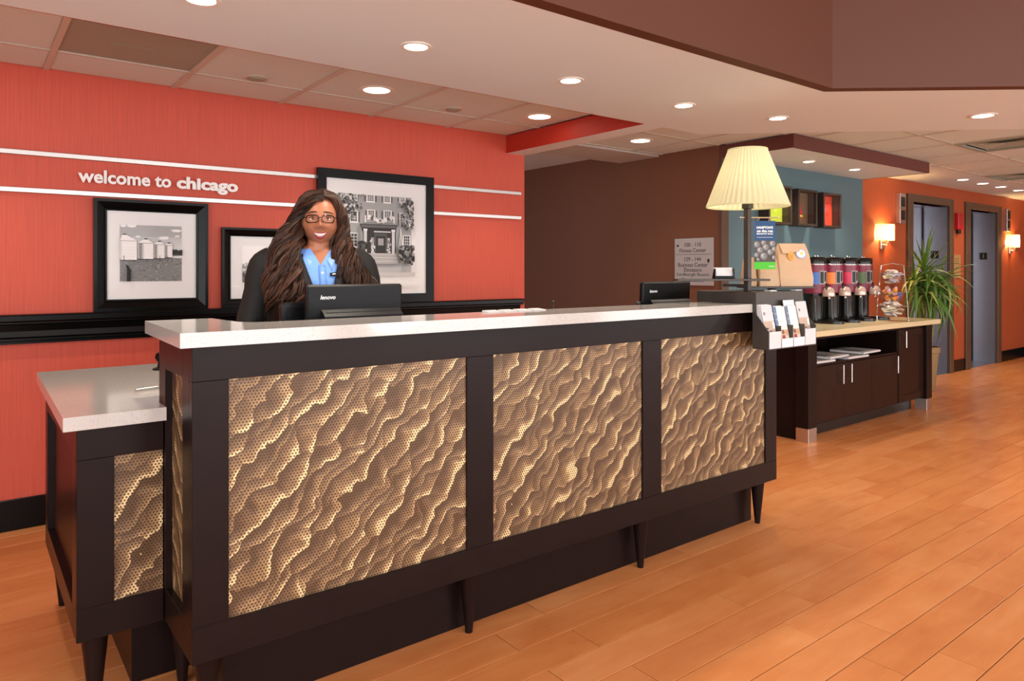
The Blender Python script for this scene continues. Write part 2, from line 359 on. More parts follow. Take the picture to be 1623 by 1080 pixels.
# flat print: coloured polygons lying on a plane, as one mesh with a colour attribute
def circ(cx, cy, r, n=14, ry=None): return [(cx + r * math.cos(2 * PI * k / n), cy + (ry or r) * math.sin(2 * PI * k / n)) for k in range(n)]
def rect(x0, y0, x1, y1): return [(x0, y0), (x1, y0), (x1, y1), (x0, y1)]
def flat(name, parent, org, xd, ud, polys, step=0.00012, world=True):
    org = Vector(org); xd = Vector(xd); ud = Vector(ud); nn = xd.cross(ud).normalized()
    vs = []; fs = []; cs = []
    for k, (pts, c) in enumerate(polys):
        o = len(vs)
        for (a, b) in pts: vs.append(org + xd * a + ud * b + nn * (step * k))
        fs.append(tuple(range(o, o + len(pts)))); cs.append(c if isinstance(c, (tuple, list)) else (c, c, c))
    if world and parent is not None:
        off = Vector((0, 0, 0)); b = parent
        while b is not None: off += b.location; b = b.parent
        vs = [v - off for v in vs]
    me = bpy.data.meshes.new(name); me.from_pydata([tuple(v) for v in vs], [], fs); me.materials.append(M['ink'])
    ca = me.color_attributes.new('Col', 'FLOAT_COLOR', 'CORNER')
    i = 0
    for p, c in zip(me.polygons, cs):
        lc = lin(tuple(min(250, v * 1.08) for v in c))
        for li in p.loop_indices: ca.data[li].color = lc
    o = bpy.data.objects.new(name, me); COL.objects.link(o)
    if parent is not None: o.parent = parent
    return o

# text as mesh
def text_raw(s, extrude=0.0, bold=0.0, shear=0.0):
    cu = bpy.data.curves.new('text', 'FONT'); cu.body = s; cu.size = 1.0; cu.extrude = extrude; cu.offset = bold; cu.shear = shear; cu.resolution_u = 3
    o = bpy.data.objects.new('text', cu); COL.objects.link(o)
    dg = bpy.context.evaluated_depsgraph_get(); dg.update()
    me = bpy.data.meshes.new_from_object(o.evaluated_get(dg))
    bpy.data.objects.remove(o); bpy.data.curves.remove(cu)
    return me
def text_obj(name, s, parent, org, xd, ud, mat, width=None, height=None, thick=0.0004, bold=0.0, align='C', shear=0.0, world=True):
    me = text_raw(s, 0.0 if thick <= 0 else 0.01, bold, shear)
    xs = [v.co.x for v in me.vertices]; ys = [v.co.y for v in me.vertices]
    if not xs: return None
    w0 = max(xs) - min(xs); h0 = max(ys) - min(ys)
    sx = (width / w0) if width else height / h0; sy = (height / h0) if height else sx
    ax = {'C': (max(xs) + min(xs)) / 2, 'L': min(xs), 'R': max(xs)}[align]; ay = (max(ys) + min(ys)) / 2
    org = Vector(org); xd = Vector(xd).normalized(); ud = Vector(ud).normalized(); nn = xd.cross(ud)
    off = Vector((0, 0, 0))
    if world:
        b = parent
        while b is not None: off += b.location; b = b.parent
    for v in me.vertices:
        c = v.co.copy(); v.co = org + xd * ((c.x - ax) * sx) + ud * ((c.y - ay) * sy) + nn * (c.z * 50 * thick + thick * 0.5) - off
    me.materials.clear(); me.materials.append(mat)
    o = bpy.data.objects.new(name, me); COL.objects.link(o); o.parent = parent
    return o

def catmull(pts, n):
    pts = [Vector(p) for p in pts]; P = [pts[0] * 2 - pts[1]] + pts + [pts[-1] * 2 - pts[-2]]; out = []
    segs = len(pts) - 1
    for i in range(n + 1):
        t = i / n * segs; k = min(int(t), segs - 1); u = t - k
        a, b, c, d = P[k], P[k + 1], P[k + 2], P[k + 3]
        out.append(0.5 * ((2 * b) + (c - a) * u + (2 * a - 5 * b + 4 * c - d) * u * u + (3 * b - a - 3 * c + d) * u ** 3))
    return out

# ================================================================== THE SETTING
CEIL, SOF, WALLY, BX, TY, OY = 2.317, 2.187, 4.319, 4.929, 3.55, 3.679
# floor: dark joint bed with single planks on it
flr = struct('floor', MB().box(-2.6, 12.6, -5.2, 8.2, -0.08, -0.0035), M['joint'])
PW, PL = 0.1455, 0.885
fw = Vector((math.sin(math.radians(37.752)), math.cos(math.radians(37.752)))); rt = Vector((fw.y, -fw.x))
def pix(x, y, z=0.0):
    w = x * fw.x + y * fw.y
    if w < 0.2: return None
    return 811.5 + F_PX * (x * rt.x + y * rt.y) / w, HORIZON + F_PX * (1.3 - z) / w
cells = []
for r in range(-46, 44):
    y0 = 1.894 + r * PW
    off = 1.501 if r % 2 == 0 else 1.737
    for k in range(-6, 14):
        x0 = off + k * PL
        if y0 < -5.2 or y0 > 8.1 or x0 > 12.6 or x0 + PL < -2.6: continue
        vis = False
        for a in (0.02, 0.25, 0.5, 0.75, 0.98):
            for b in (0.05, 0.95):
                p = pix(x0 + a * PL, y0 + b * PW)
                if p and -5 < p[0] < 1628 and p[1] < 1085: vis = True
        cx, cy = x0 + PL / 2, y0 + PW / 2
        hidden = (0.5 < x0 and x0 + PL < 3.3 and y0 > 2.25 and y0 < 4.6) or y0 > 4.4 or (x0 > 4.9 and y0 > 3.0 and x0 < 7) or (x0 > 3.4 and y0 > 3.7) or (3.3 < x0 < 4.9 and y0 > 2.6)
        cells.append((0 if (vis and not hidden) else 1, cx * fw.x + cy * fw.y, x0, y0))
cells.sort()
g = 0.0017
pme = MB().box(g, PL - g, g, PW - g, -0.004, 0.0, 0.0008).mesh('plank', M['plank'])
rest = MB(); cnt = 0
for v, w, x0, y0 in cells:
    if v == 0 and cnt < 300:
        o = bpy.data.objects.new('plank', pme); COL.objects.link(o); o.location = (x0, y0, 0); o.parent = flr; cnt += 1
    else: rest.box(x0 + g, x0 + PL - g, y0 + g, y0 + PW - g, -0.004, 0.0)
o = rest.build('planks', M['plank'], flr); o['kind'] = 'stuff'

# walls
struct('wall_back', MB().box(-2.6, 3.466, WALLY, WALLY + 0.16, 0, 2.6), M['red'])
struct('wall_hall', MB().box(BX, BX + 0.09, TY + 0.03, 8.0, 0, 2.7), M['brown'])
struct('trim_1', MB().box(BX - 0.006, BX + 0.085, TY - 0.004, TY + 0.03, 0, SOF + 0.033, 0.002), M['frame_br'])
struct('wall_alcove', MB().box(BX + 0.085, 7.29, TY, TY + 0.12, 0, 2.3), M['teal'])
struct('wall_hall_end', MB().box(3.3, 5.1, 8.0, 8.1, 0, 2.7), M['brown'])
wlf = MB().box(-2.7, -2.6, -5.2, -4.3, 0, 3.3).box(-2.7, -2.6, -2.1, -1.5, 0, 3.3).box(-2.7, -2.6, .7, 4.5, 0, 3.3)
for a, b in ((-4.3, -2.1), (-1.5, .7)):
    wlf.box(-2.7, -2.6, a, b, 0, .06).box(-2.7, -2.6, a, b, 2.7, 3.3)
struct('wall_left', wlf, M['lobby'])
for k, (a, b) in enumerate(((-4.3, -2.1), (-1.5, .7))):  # left windows added to go with the fill lamps on this side
    wn = struct('unseen_window_%d' % (k + 5), MB().frame_y(a, b, 0.06, 2.7, 0.06, 2.62, 2.68).xf(Matrix.Rotation(PI / 2, 4, 'Z')), M['trimblk'])
    MB().box(-2.66, -2.654, a + .06, b - .06, .12, 2.64).build('pane', M['glass'], wn)
struct('wall_right', MB().box(12.47, 12.57, -5.2, OY + 0.5, 0, 2.6), pm('end_wall_paint', (168, 122, 98), 0.6))
ow = MB()
for a, b in ((7.29, 8.70), (9.73, 10.38), (11.33, 12.47)): ow.box(a, b, OY, OY + 0.12, 0, 2.45)
for a, b in ((8.70, 9.73), (10.38, 11.33)): ow.box(a, b, OY, OY + 0.12, 2.085, 2.45)
struct('wall_elevator', ow, M['orange'])
bw = MB(); xs = [-2.6, -2.2, 0.2, 1.4, 3.8, 5.0, 7.4, 8.8, 11.2, 12.47]
for i in range(0, 10, 2): bw.box(xs[i], xs[i + 1], -5.12, -5.0, 0, 3.3)
for i in range(1, 8, 2): bw.box(xs[i], xs[i + 1], -5.12, -5.0, 0, 0.06); bw.box(xs[i], xs[i + 1], -5.12, -5.0, 2.7, 3.3)
struct('wall_front', bw, M['lobby'])
for k, i in enumerate((1, 3, 5, 7)):  # unseen lobby windows; the rightmost is added for its light
    wn = struct('unseen_window_%d' % (k + 1), MB().frame_y(xs[i], xs[i + 1], 0.06, 2.7, 0.06, -5.1, -5.04), M['trimblk'])
    MB().box((xs[i] + xs[i + 1]) / 2 - .02, (xs[i] + xs[i + 1]) / 2 + .02, -5.1, -5.05, 0.12, 2.64).build('mullion', M['trimblk'], wn)
    MB().box(xs[i] + .06, xs[i + 1] - .06, -5.08, -5.074, 0.12, 2.64).build('pane', M['glass'], wn)

# baseboards
struct('baseboard_back', MB().box(-2.6, 3.466, WALLY - 0.014, WALLY, 0, 0.155, 0.003), M['trimblk'])
bb = MB()
for a, b in ((7.29, 8.574), (9.842, 10.238), (11.47, 12.47)): bb.box(a, b, OY - 0.014, OY, 0, 0.15, 0.003)
struct('baseboard_elevator', bb, M['trimblk'])
struct('baseboard_hall', MB().box(BX - 0.014, BX, TY + 0.04, 8.0, 0, 0.15, 0.003), M['trimblk'])
struct('baseboard_right', MB().box(12.455, 12.47, -5.0, OY, 0, 0.15, 0.003), M['trimblk'])

# ceilings
sof = MB().prism([(-2.6, 1.79), (3.37, 1.79), (3.838, 2.929), (-2.6, 2.929)], 'z', SOF, SOF + 0.13)
sof.prism([(3.37, 1.79), (6.57, -0.92), (8.05, -0.98), (3.838, 2.929)], 'z', SOF, SOF + 0.13)
sof.prism([(6.57, -0.92), (6.57, -5.1), (8.05, -5.1), (8.05, -0.98)], 'z', SOF, SOF + 0.13)
sof.box(3.295, 3.466, 2.929, WALLY, SOF, SOF + 0.13)
struct('ceiling_soffit', sof, M['white'])
struct('trim_2', MB().box(3.287, 3.295, 2.929, WALLY - 0.001, SOF + 0.0006, CEIL), M['redpaint'])     # red face of the cross beam
struct('trim_3', MB().box(-2.6, 3.287, 2.929, 2.937, SOF + 0.0006, CEIL), M['redpaint'])              # red face of the soffit towards the wall
# raised lobby ceiling and its brown bulkhead
bh = MB(); nrm = Vector((3.37 - 6.57, 1.79 + 0.92)); pts = [(-2.6, 1.79), (3.37, 1.79), (6.57, -0.92), (6.57, -5.1)]
bh.prism([(-2.6, 1.7885), (3.3695, 1.7885), (3.40, 1.85), (-2.6, 1.85)], 'z', SOF - 0.0005, 3.3)
bh.prism([(3.3695, 1.7885), (6.5685, -0.9215), (6.63, -0.90), (3.40, 1.85)], 'z', SOF - 0.0005, 3.3)
bh.prism([(6.5685, -0.9215), (6.5685, -5.1), (6.63, -5.1), (6.63, -0.90)], 'z', SOF - 0.0005, 3.3)
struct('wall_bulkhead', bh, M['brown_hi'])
struct('ceiling', MB().box(-2.6, 6.65, -5.1, 1.87, 3.3, 3.4), M['white'])
# tiled ceiling: left bay over the desk
tw = 0.604
cg = struct('ceiling_grid', MB().box(-2.6, 12.5, 2.2, 4.7, 2.40, 2.45).prism([(4.2, 2.2), (6.64, -.9), (6.64, -5.1), (12.5, -5.1), (12.5, 2.2)], 'z', 2.40, 2.45), M['tile'])
gx = [0.338 + tw * k for k in range(-5, 6)]
tb = MB()
def ceiling_tile(x0, x1, y0, y1, m='tile', up=0.006):
    return MB().box(x0 + 0.013, x1 - 0.013, y0 + 0.013, y1 - 0.013, CEIL + up, CEIL + up + 0.012, 0.003).build('tile', M[m], cg)
GL = [x for x in gx if x < 3.2] + [3.30]
for i in range(len(GL) - 1):
    for (y0, y1) in ((2.93, 3.331), (3.331, 3.935), (3.935, 4.322)):
        if abs(GL[i] - 0.338) < 0.01 and y0 == 3.331: continue
        ceiling_tile(GL[i], GL[i + 1], y0, y1)
for x in GL[:-1]: tb.box(x - 0.013, x + 0.013, 2.93, WALLY, CEIL, CEIL + 0.014)
for y in (3.331, 3.935): tb.box(-2.6, 3.295, y - 0.008, y + 0.008, CEIL + 0.001, CEIL + 0.014)
tb.box(-2.6, 3.29, 3.315, 3.347, CEIL, CEIL + 0.014)
# right bay
RX = [3.466, 3.962] + [4.566 + tw * k for k in range(13)] + [12.47]
RY = [-3.061, -2.457, -1.853, -1.249, -0.645, -0.041, 0.563, 1.167, 1.771, 2.375, 2.979]
def over(x, y): return y < 1.9 - 0 and x < 6.7
VENTS = ((6.378, 1.771), (8.794, 2.375))
RXs = [3.466, 3.962, 4.566, 5.170, 5.774, 6.378, 6.982, 7.586, 8.190, 8.794, 9.398, 10.002, 10.606, 11.210, 11.814, 12.47]
for i in range(len(RXs) - 1):
    for j in range(len(RY) - 1):
        x0, x1, y0, y1 = RXs[i], RXs[i + 1], RY[j], RY[j + 1]
        # keep what lies beyond the soffit's slanting edge
        if (x1 - 3.838) * 0.681 + (y1 - 2.929) * 0.732 < 0.02: continue
        if any(abs(x0 - a) < .01 and abs(y0 - b) < .01 for a, b in VENTS): continue
        ceiling_tile(x0, x1, y0, y1)
    if RXs[i] < BX - .05:
        for (y0, y1) in ((2.979, 3.583), (3.583, 4.22)): ceiling_tile(RXs[i], min(BX + .01, RXs[i + 1]), y0, y1)
for x in RXs[1:-1]: tb.box(x - 0.012, x + 0.012, -3.0 if x > 8.05 else 2.88 - (x - 3.838) * .93, 2.979 if x > BX else 4.25, CEIL, CEIL + 0.014)
for y in RY: tb.box(min(8.0, max(3.466, 3.79 + (2.929 - y) * 1.075)), 12.47, y - 0.012, y + 0.012, CEIL + 0.001, CEIL + 0.014)
for y in (3.583, 4.187): tb.box(3.466, BX, y - 0.012, y + 0.012, CEIL + 0.001, CEIL + 0.014)
tb.build('grid_bar', M['tbar'], cg)
struct('ceiling_elevator', MB().box(7.29, 12.5, 2.979, OY + 0.02, CEIL + 0.002, CEIL + 0.05).box(7.0, 7.3, 2.98, OY, CEIL + .002, CEIL + .05), M['white'])
struct('trim_4', MB().box(3.466, BX, 4.22, 4.70, CEIL - 0.012, 2.45), pm('header_paint', (196, 190, 186), 0.6))   # header over the side hall
struct('ceiling_hall', MB().box(3.4, 5.0, 4.70, 8.0, 2.392, 2.44), M['white'])
# alcove canopy: white underside with a brown fascia
can = struct('ceiling_alcove', MB().box(BX + 0.02, 7.27, 2.936, TY + 0.02, 2.219, 2.30), M['white'])
MB().box(BX, 7.29, 2.916, 2.936, 2.217, CEIL).box(BX, BX + 0.02, 2.936, TY + 0.03, 2.217, CEIL).box(7.27, 7.29, 2.936, TY, 2.217, CEIL).build('fascia', M['fascia'], can)

# chair rail ledge on the red wall
rail = MB().prism([(WALLY, 1.075), (WALLY - 0.075, 1.075), (WALLY - 0.078, 1.068), (WALLY - 0.078, 1.045), (WALLY - 0.066, 1.036), (WALLY - 0.066, 1.030), (WALLY - 0.030, 1.022),
                   (WALLY - 0.024, 0.99), (WALLY - 0.030, 0.962), (WALLY - 0.046, 0.955), (WALLY - 0.046, 0.945), (WALLY - 0.034, 0.940), (WALLY - 0.034, 0.928), (WALLY, 0.928)], 'x', -2.6, 3.404)
struct('trim_5', rail, M['trimblk'])
# steel rails on the wall
for k, z in ((0, 1.885), (1, 1.697)):
    t = thing('wall_rail', ('upper' if k == 0 else 'lower') + ' of two brushed steel strips along the red wall', 'rail', (-2.6, WALLY, z), 0, 'steel strips on the red wall')
    MB().box(-2.58, 3.42, WALLY - 0.022, WALLY - 0.002, z - 0.0125, z + 0.0125, 0.002).build('strip', M['steel'], t)

# elevators
def elevator(k, x0, x1, fx0, fx1):
    fr = struct('door_%d' % k, MB().box(fx0, x0, OY - 0.03, OY + 0.01, 0, 2.172, 0.004).box(x1, fx1, OY - 0.03, OY + 0.01, 0, 2.172, 0.004).box(x0, x1, OY - 0.03, OY + 0.01, 2.085, 2.172, 0.004), M['frame_br'])
    D = 3.97
    MB().box(x1 - 0.004, x1 + 0.03, OY + 0.004, D + 0.04, 0, 2.085).build('jamb', M['lift'], fr)
    MB().box(x0 - 0.03, x0 + 0.004, OY + 0.004, D + 0.04, 0, 2.085).build('jamb', M['lift'], fr)
    MB().box(x0, x1, OY + 0.01, D + 0.04, 2.085, 2.11).build('head_jamb', M['lift'], fr)
    mid = (x0 + x1) / 2
    MB().box(x0, mid - 0.002, D, D + 0.03, 0.004, 2.085, 0.003).build('door_panel', M['lift'], fr)
    MB().box(mid + 0.002, x1 - 0.012, D, D + 0.03, 0.004, 2.085, 0.003).build('door_panel', M['lift'], fr)
    MB().box(x1 - 0.024, x1 - 0.004, D - 0.012, D + 0.03, 0.0, 2.085).build('door_gasket', M['trimblk'], fr)
    MB().box(x0, x1, OY, D, -0.002, 0.003).build('sill', M['lift'], fr)
    pl = MB().box(x1 - 0.009, x1 - 0.003, OY + 0.10, OY + 0.195, 1.436, 1.531, 0.002).build('floor_plate', M['black'], fr)
    text_obj('lettering', '1', pl, (x1 - 0.0095, OY + 0.147, 1.484), (0, -1, 0), (0, 0, 1), M['bronze'], height=0.055)
elevator(1, 8.70, 9.73, 8.574, 9.842)
elevator(2, 10.38, 11.33, 10.238, 11.47)

# ================================================================== RECEPTION COUNTER
CX0, CX1, CY0, CB, CT = 0.487, 3.273, 2.03, 0.233, 1.094
rc = thing('reception_counter', 'long tall espresso reception counter with three perforated brass panels', 'counter', (1.88, 2.2, 0))
FT = 0.03                                              # depth of the face frame
PX = [(0.583, 1.378), (1.490, 2.272), (2.390, 3.178)]; PZ = (0.331, 0.996)
def rcpart(name, mb, m, smooth=False): return mb.build(name, m, rc, smooth)
rcpart('rail', MB().box(CX0, CX1, CY0, CY0 + FT, PZ[1], CT, 0.0012), M['wood'])
rcpart('rail', MB().box(CX0, CX1, CY0, CY0 + FT, CB, PZ[0], 0.0012), M['wood'])
for a, b in ((CX0, 0.583), (1.378, 1.490), (2.272, 2.390), (3.178, CX1)):
    rcpart('stile', MB().box(a, b, CY0 + 0.0006, CY0 + FT, PZ[0], PZ[1], 0.0012), M['wood'])
for a, b in PX:
    p = rcpart('perforated_panel', MB().box(a, b, CY0 + 0.010, CY0 + 0.016, PZ[0], PZ[1]), M['perf'])
rcpart('carcass', MB().box(CX0 + 0.03, CX1 - 0.03, CY0 + FT, 2.25, CB + 0.02, CT), M['wood'])
# left end: framed, with a recessed brass side panel
e = MB().box(CX0, CX0 + 0.03, CY0 + FT, 2.135, CB, CT, 0.001).box(CX0, CX0 + 0.03, 2.346, 2.43, CB, CT, 0.001)
e.box(CX0, CX0 + 0.03, 2.135, 2.346, 0.997, CT, 0.001).box(CX0, CX0 + 0.03, 2.135, 2.346, CB, 0.33, 0.001)
rcpart('end_frame', e, M['wood'])
rcpart('end_panel', MB().box(CX0 + 0.02, CX0 + 0.026, 2.135, 2.346, 0.33, 0.997), M['perf'])
rcpart('end_back', MB().box(CX0 + 0.03, 0.69, 2.25, 2.43, CB + 0.02, CT), M['wood'])
rcpart('end_side', MB().box(CX1 - 0.03, CX1, CY0 + FT, 2.25, CB, CT, 0.001), M['wood'])
rcpart('plinth', MB().box(0.60, 3.238, 2.155, 2.24, 0.0, CB + 0.02), M['wood'])
def taper_leg(x, y, ztop):
    return MB().lathe([(0.011, 0.0), (0.0135, 0.0), (0.0145, 0.012), (0.0145, 0.016), (0.036, ztop - 0.012), (0.037, ztop)], (x, y, 0), 20)
for x in (0.545, 1.436, 2.340, 3.222): rcpart('leg', taper_leg(x, 2.107, CB + 0.004), M['wood'], True)
rcpart('leg', taper_leg(0.545, 2.39, CB + 0.004), M['wood'], True)
ct = thing('countertop', 'white quartz countertop on the tall reception counter, notched at its wide end', 'countertop', (1.8, 2.1, CT))
MB().prism([(0.445, 1.975), (3.29, 1.975), (3.29, 2.25), (0.725, 2.25), (0.69, 2.30), (0.668, 2.525), (0.465, 2.53)], 'z', CT + 0.0005, 1.134).build('slab', M['quartz'], ct)

# low side counter
LX0, LY0 = 0.257, 2.355
lc = thing('side_counter', 'low espresso side counter at left end of the reception desk, one brass panel', 'counter', (0.45, 2.8, 0))
def lcpart(name, mb, m, smooth=False): return mb.build(name, m, lc, smooth)
LT = 0.846
lcpart('rail', MB().box(LX0, 0.484, LY0, LY0 + 0.03, 0.753, LT, 0.0012), M['wood'])
lcpart('rail', MB().box(LX0, 0.484, LY0, LY0 + 0.03, CB, 0.327, 0.0012), M['wood'])
lcpart('stile', MB().box(LX0, 0.352, LY0 + .0006, LY0 + 0.03, 0.327, 0.753, 0.0012), M['wood'])
lcpart('perforated_panel', MB().box(0.352, 0.484, LY0 + 0.010, LY0 + 0.016, 0.327, 0.753), M['perf'])
lcpart('carcass', MB().box(LX0 + 0.03, 0.484, LY0 + 0.03, 3.28, CB + .02, LT).box(0.484, 0.705, 2.455, 3.28, CB + .02, LT), M['wood'])
s = MB().box(LX0, LX0 + 0.03, LY0 + .03, LY0 + 0.10, CB, LT, .001).box(LX0, LX0 + .03, 3.22, 3.30, CB, LT, .001)
s.box(LX0, LX0 + .03, LY0 + .10, 3.22, 0.76, LT, .001).box(LX0, LX0 + .03, LY0 + .10, 3.22, CB, 0.31, .001)
lcpart('side_frame', s, M['wood'])
lcpart('side_panel', MB().box(LX0 + 0.022, LX0 + 0.029, LY0 + .10, 3.22, .31, .76), M['wood2'])
lcpart('plinth', MB().box(0.42, 0.69, 2.49, 3.2, 0, CB + .02), M['wood'])
for x, y in ((0.308, 2.40), (0.308, 3.24)): lcpart('leg', taper_leg(x, y, CB + 0.004), M['wood'], True)
l2 = thing('side_countertop', 'white quartz top of the low side counter, pen lying on it', 'countertop', (0.45, 2.8, LT))
MB().prism([(0.221, 2.32), (0.485, 2.32), (0.485, 2.435), (0.72, 2.536), (0.72, 3.42), (0.236, 3.42)], 'z', LT + .0005, 0.886).build('slab', M['quartz'], l2)

# staff worktop behind the counter
wt = thing('staff_desk', 'dark staff desk hidden behind the tall counter, carrying monitors', 'desk', (2.0, 2.5, 0))
MB().box(0.73, 3.25, 2.255, 2.70, 0.85, 0.886, 0.002).build('worktop', M['wood'], wt)
for x in (0.75, 2.0, 3.2): MB().box(x, x + .03, 2.27, 2.66, 0.0, 0.85, .002).build('desk_leg', M['wood'], wt)

# ------------------------------------------------------------------ monitors
def monitor(name, label, x0, x1, y, ztop, zbot, tilt, word2=None, ledge=(0.14, 0.035)):
    cxm = (x0 + x1) / 2; wd = x1 - x0; hh = ztop - zbot
    t = thing(name, label, 'monitor', (cxm, y, 0.886), 0, 'computer monitors on the reception desk')
    mt = Matrix.Translation((0, 0, zbot - 0.886)) @ Matrix.Rotation(tilt, 4, 'X')
    sh = MB().box(-wd / 2, wd / 2, 0, 0.03, 0, hh, 0.007).xf(mt).build('back_shell', M['plastic'], t, world=False)
    MB().box(-wd / 2 + .012, wd / 2 - .012, 0.0302, 0.0312, 0.015, hh - .012).xf(mt).build('screen', M['black'], t, world=False)
    a, b = ledge
    hs = MB().prism([(0.0, hh - 0.090), (-b, hh - 0.115), (-b, 0.02), (0.0, 0.012)], 'x', -wd / 2 + a * wd, wd / 2 - 0.04 * wd).xf(mt).build('rear_housing', M['plastic2'], t, world=False)
    v = MB()
    for k in range(44):
        x = -wd / 2 + a * wd + .008 + k * (wd * (1 - a - .04) - .016) / 44
        v.box(x, x + .004, -b * 0.5 - .002, -b * .45, hh - .104, hh - .100)
    v.xf(mt).build('vent_slots', M['black'], hs, world=False)
    MB().box(-.025, .025, -.01, .02, 0.012, hh * 0.5 + zbot - 0.886).build('stand_neck', M['plastic'], t, world=False)
    MB().box(-.11, .11, -.09, .10, 0, 0.014, 0.005).build('stand_base', M['plastic'], t, world=False)
    o = text_obj('lettering', 'lenovo', sh, (0, 0, 0), (1, 0, 0), (0, 0, 1), M['lettering'], width=wd * .152, thick=.0006, bold=.02, shear=.25, world=False)
    for vv in o.data.vertices: vv.co = mt @ (vv.co + Vector((-wd / 2 + wd * .205, -.0006, hh - .046)))
    if word2:
        o = text_obj('lettering', word2, hs, (0, 0, 0), (1, 0, 0), (0, 0, 1), pm('red_print', (190, 24, 52), .4), width=wd * .115, thick=.0006, bold=.01, world=False)
        for vv in o.data.vertices: vv.co = mt @ (vv.co + Vector((wd * .33, -b - .0004, hh - .128)))
    return t
monitor('computer_monitor', 'black monitor seen from behind, in front of the standing receptionist', 0.972, 1.357, 2.45, 1.244, 0.985, 0.0, 'ThinkVision')
monitor('computer_monitor', 'black monitor tilted back beside the lamp stand', 2.675, 3.045, 2.40, 1.236, 0.985, 0.05)
tm = thing('card_terminal', 'dark rounded upright card terminal beside the receptionist monitor', 'terminal', (0.975, 2.56, 0.886))
MB().prism([(x, z) for x, z in [(-.06, 0)] + [(-.06 + .02 - .02 * math.cos(a * PI / 8), 0.272 + .02 * math.sin(a * PI / 8)) for a in range(5)] + [(.05, .292), (.05, 0)]], 'y', -.015, .015).build('case', M['plastic2'], tm, world=False)
MB().prism([(-.045, .02), (-.045, .262), (-.038, .275), (.04, .275), (.04, .02)], 'y', -.0165, -.015).build('back_plate', M['plastic'], tm, world=False)
kb = thing('keyboard', 'black keyboard on the staff desk under the receptionist hands', 'keyboard', (1.17, 2.615, 0.886))
MB().box(-.2, .2, -.06, .06, 0, .018, .004).build('base', M['plastic'], kb, world=False)
kk = MB()
for r in range(5):
    for c in range(18): kk.box(-.19 + c * .0212, -.19 + c * .0212 + .017, -.05 + r * .02, -.05 + r * .02 + .016, .018, .024)
kk.build('keys', M['plastic2'], kb, world=False)['kind'] = 'stuff'

# small things on the counters
pn = thing('pen', 'silver pen lying on the low white side counter', 'pen', (0.505, 2.69, 0.886), math.radians(20))
MB().tube([(-.045, 0, .006), (.05, 0, .006)], .0045, 10).build('barrel', M['chrome'], pn, True, False)
MB().tube([(.05, 0, .006), (.062, 0, .0055), (.068, 0, .005)], [.0045, .003, .0008], 10).build('tip', M['black'], pn, True, False)
MB().box(-.045, -.005, -.0015, .0015, .0105, .0122).build('clip', M['chrome'], pn, False, False)
bl = thing('desk_bell', 'small black knob-topped stand at back of the low side counter', 'stand', (0.648, 3.20, 0.886))
MB().lathe([(.032, 0), (.032, .006), (.014, .012), (.011, .03), (.019, .04), (.023, .052), (.019, .066), (.008, .074)], (0, 0, 0), 20).build('body', M['trimblk'], bl, True, False)
for k in range(4):
    x = 1.615 + k * .075
    t = thing('paper_slip', ['white folded paper slip on counter, nearest the receptionist monitor', 'second white paper slip from the receptionist monitor', 'third white paper slip from the receptionist monitor', 'white folded paper slip on counter, farthest from the receptionist monitor'][k], 'paper', (x, 2.213, 1.134), math.radians((-4, 3, -3, 5)[k]), 'paper slips on the tall counter')
    MB().box(-.031, .031, -.022, .022, 0.0003, .003).build('sheet', M['whitepaper'], t, False, False)
    MB().prism([(-.022, .003), (.022, .003), (.022, .0075)], 'x', -.030, .030).build('flap', M['whitepaper'], t, False, False)
gm = thing('gooseneck_microphone', 'thin upright grey stalk behind the middle of the tall counter', 'microphone', (2.092, 2.4, 0.886))
MB().tube([(0, 0, .01), (0, 0, .26)], .003, 8).ball((0, 0, .266), (.0055, .0055, .009), 10, 8).build('stalk', M['darkmetal'], gm, True, False)
MB().lathe([(.035, 0), (.035, .008), (.01, .014)], (0, 0, 0), 20).build('base', M['plastic'], gm, True, False)
cbl = thing('cable_plug', 'small dark plug with cable beside the tilted monitor', 'cable', (2.62, 2.38, 0.886))
MB().tube(catmull([(0, .02, .005), (-.01, .02, .12), (-.005, 0, .22), (.03, 0, .25), (.05, .005, .22)], 20), .006, 8).build('cable', M['plastic'], cbl, True, False)
MB().ball((.005, 0, .246), .012, 10, 8).build('plug', M['darkmetal'], cbl, True, False)

# ------------------------------------------------------------------ lamp stand with leaflet rack
ls = thing('lamp_stand', 'dark grey metal stand with post and shelves at right end of tall counter', 'stand', (3.08, 2.1, 1.134))
MB().box(2.98, 3.43, 1.976, 2.30, 1.1345, 1.19, 0.002).build('riser_box', M['darkmetal'], ls)
rk = MB()
MBp = [(1.972, 1.19), (1.972, .927), (1.888, .922), (1.888, 1.008), (1.955, 1.085), (1.955, 1.19)]
rk.prism([(1.974, 1.19), (1.974, .927), (1.888, .922), (1.888, .95), (1.957, 1.085), (1.957, 1.19)], 'x', 2.98, 2.984)
MB().prism([(1.974, 1.188), (1.974, .927), (1.888, .922), (1.888, 1.005), (1.955, 1.085), (1.955, 1.188)], 'x', 2.978, 2.983).build('rack_side', M['darkmetal'], ls)
MB().prism([(1.974, 1.10), (1.974, .927), (1.888, .922), (1.888, 1.018), (1.955, 1.085)], 'x', 3.392, 3.397).build('rack_side', M['darkmetal'], ls)
MB().box(2.98, 3.395, 1.968, 1.974, .924, 1.189).build('rack_back', M['darkmetal'], ls)
MB().box(2.98, 3.395, 1.888, 1.974, .921, .926).build('rack_floor', M['darkmetal'], ls)
for x in (3.083, 3.187, 3.291): MB().box(x - .002, x + .002, 1.889, 1.968, .926, 1.03).build('rack_divider', M['darkmetal'], ls)
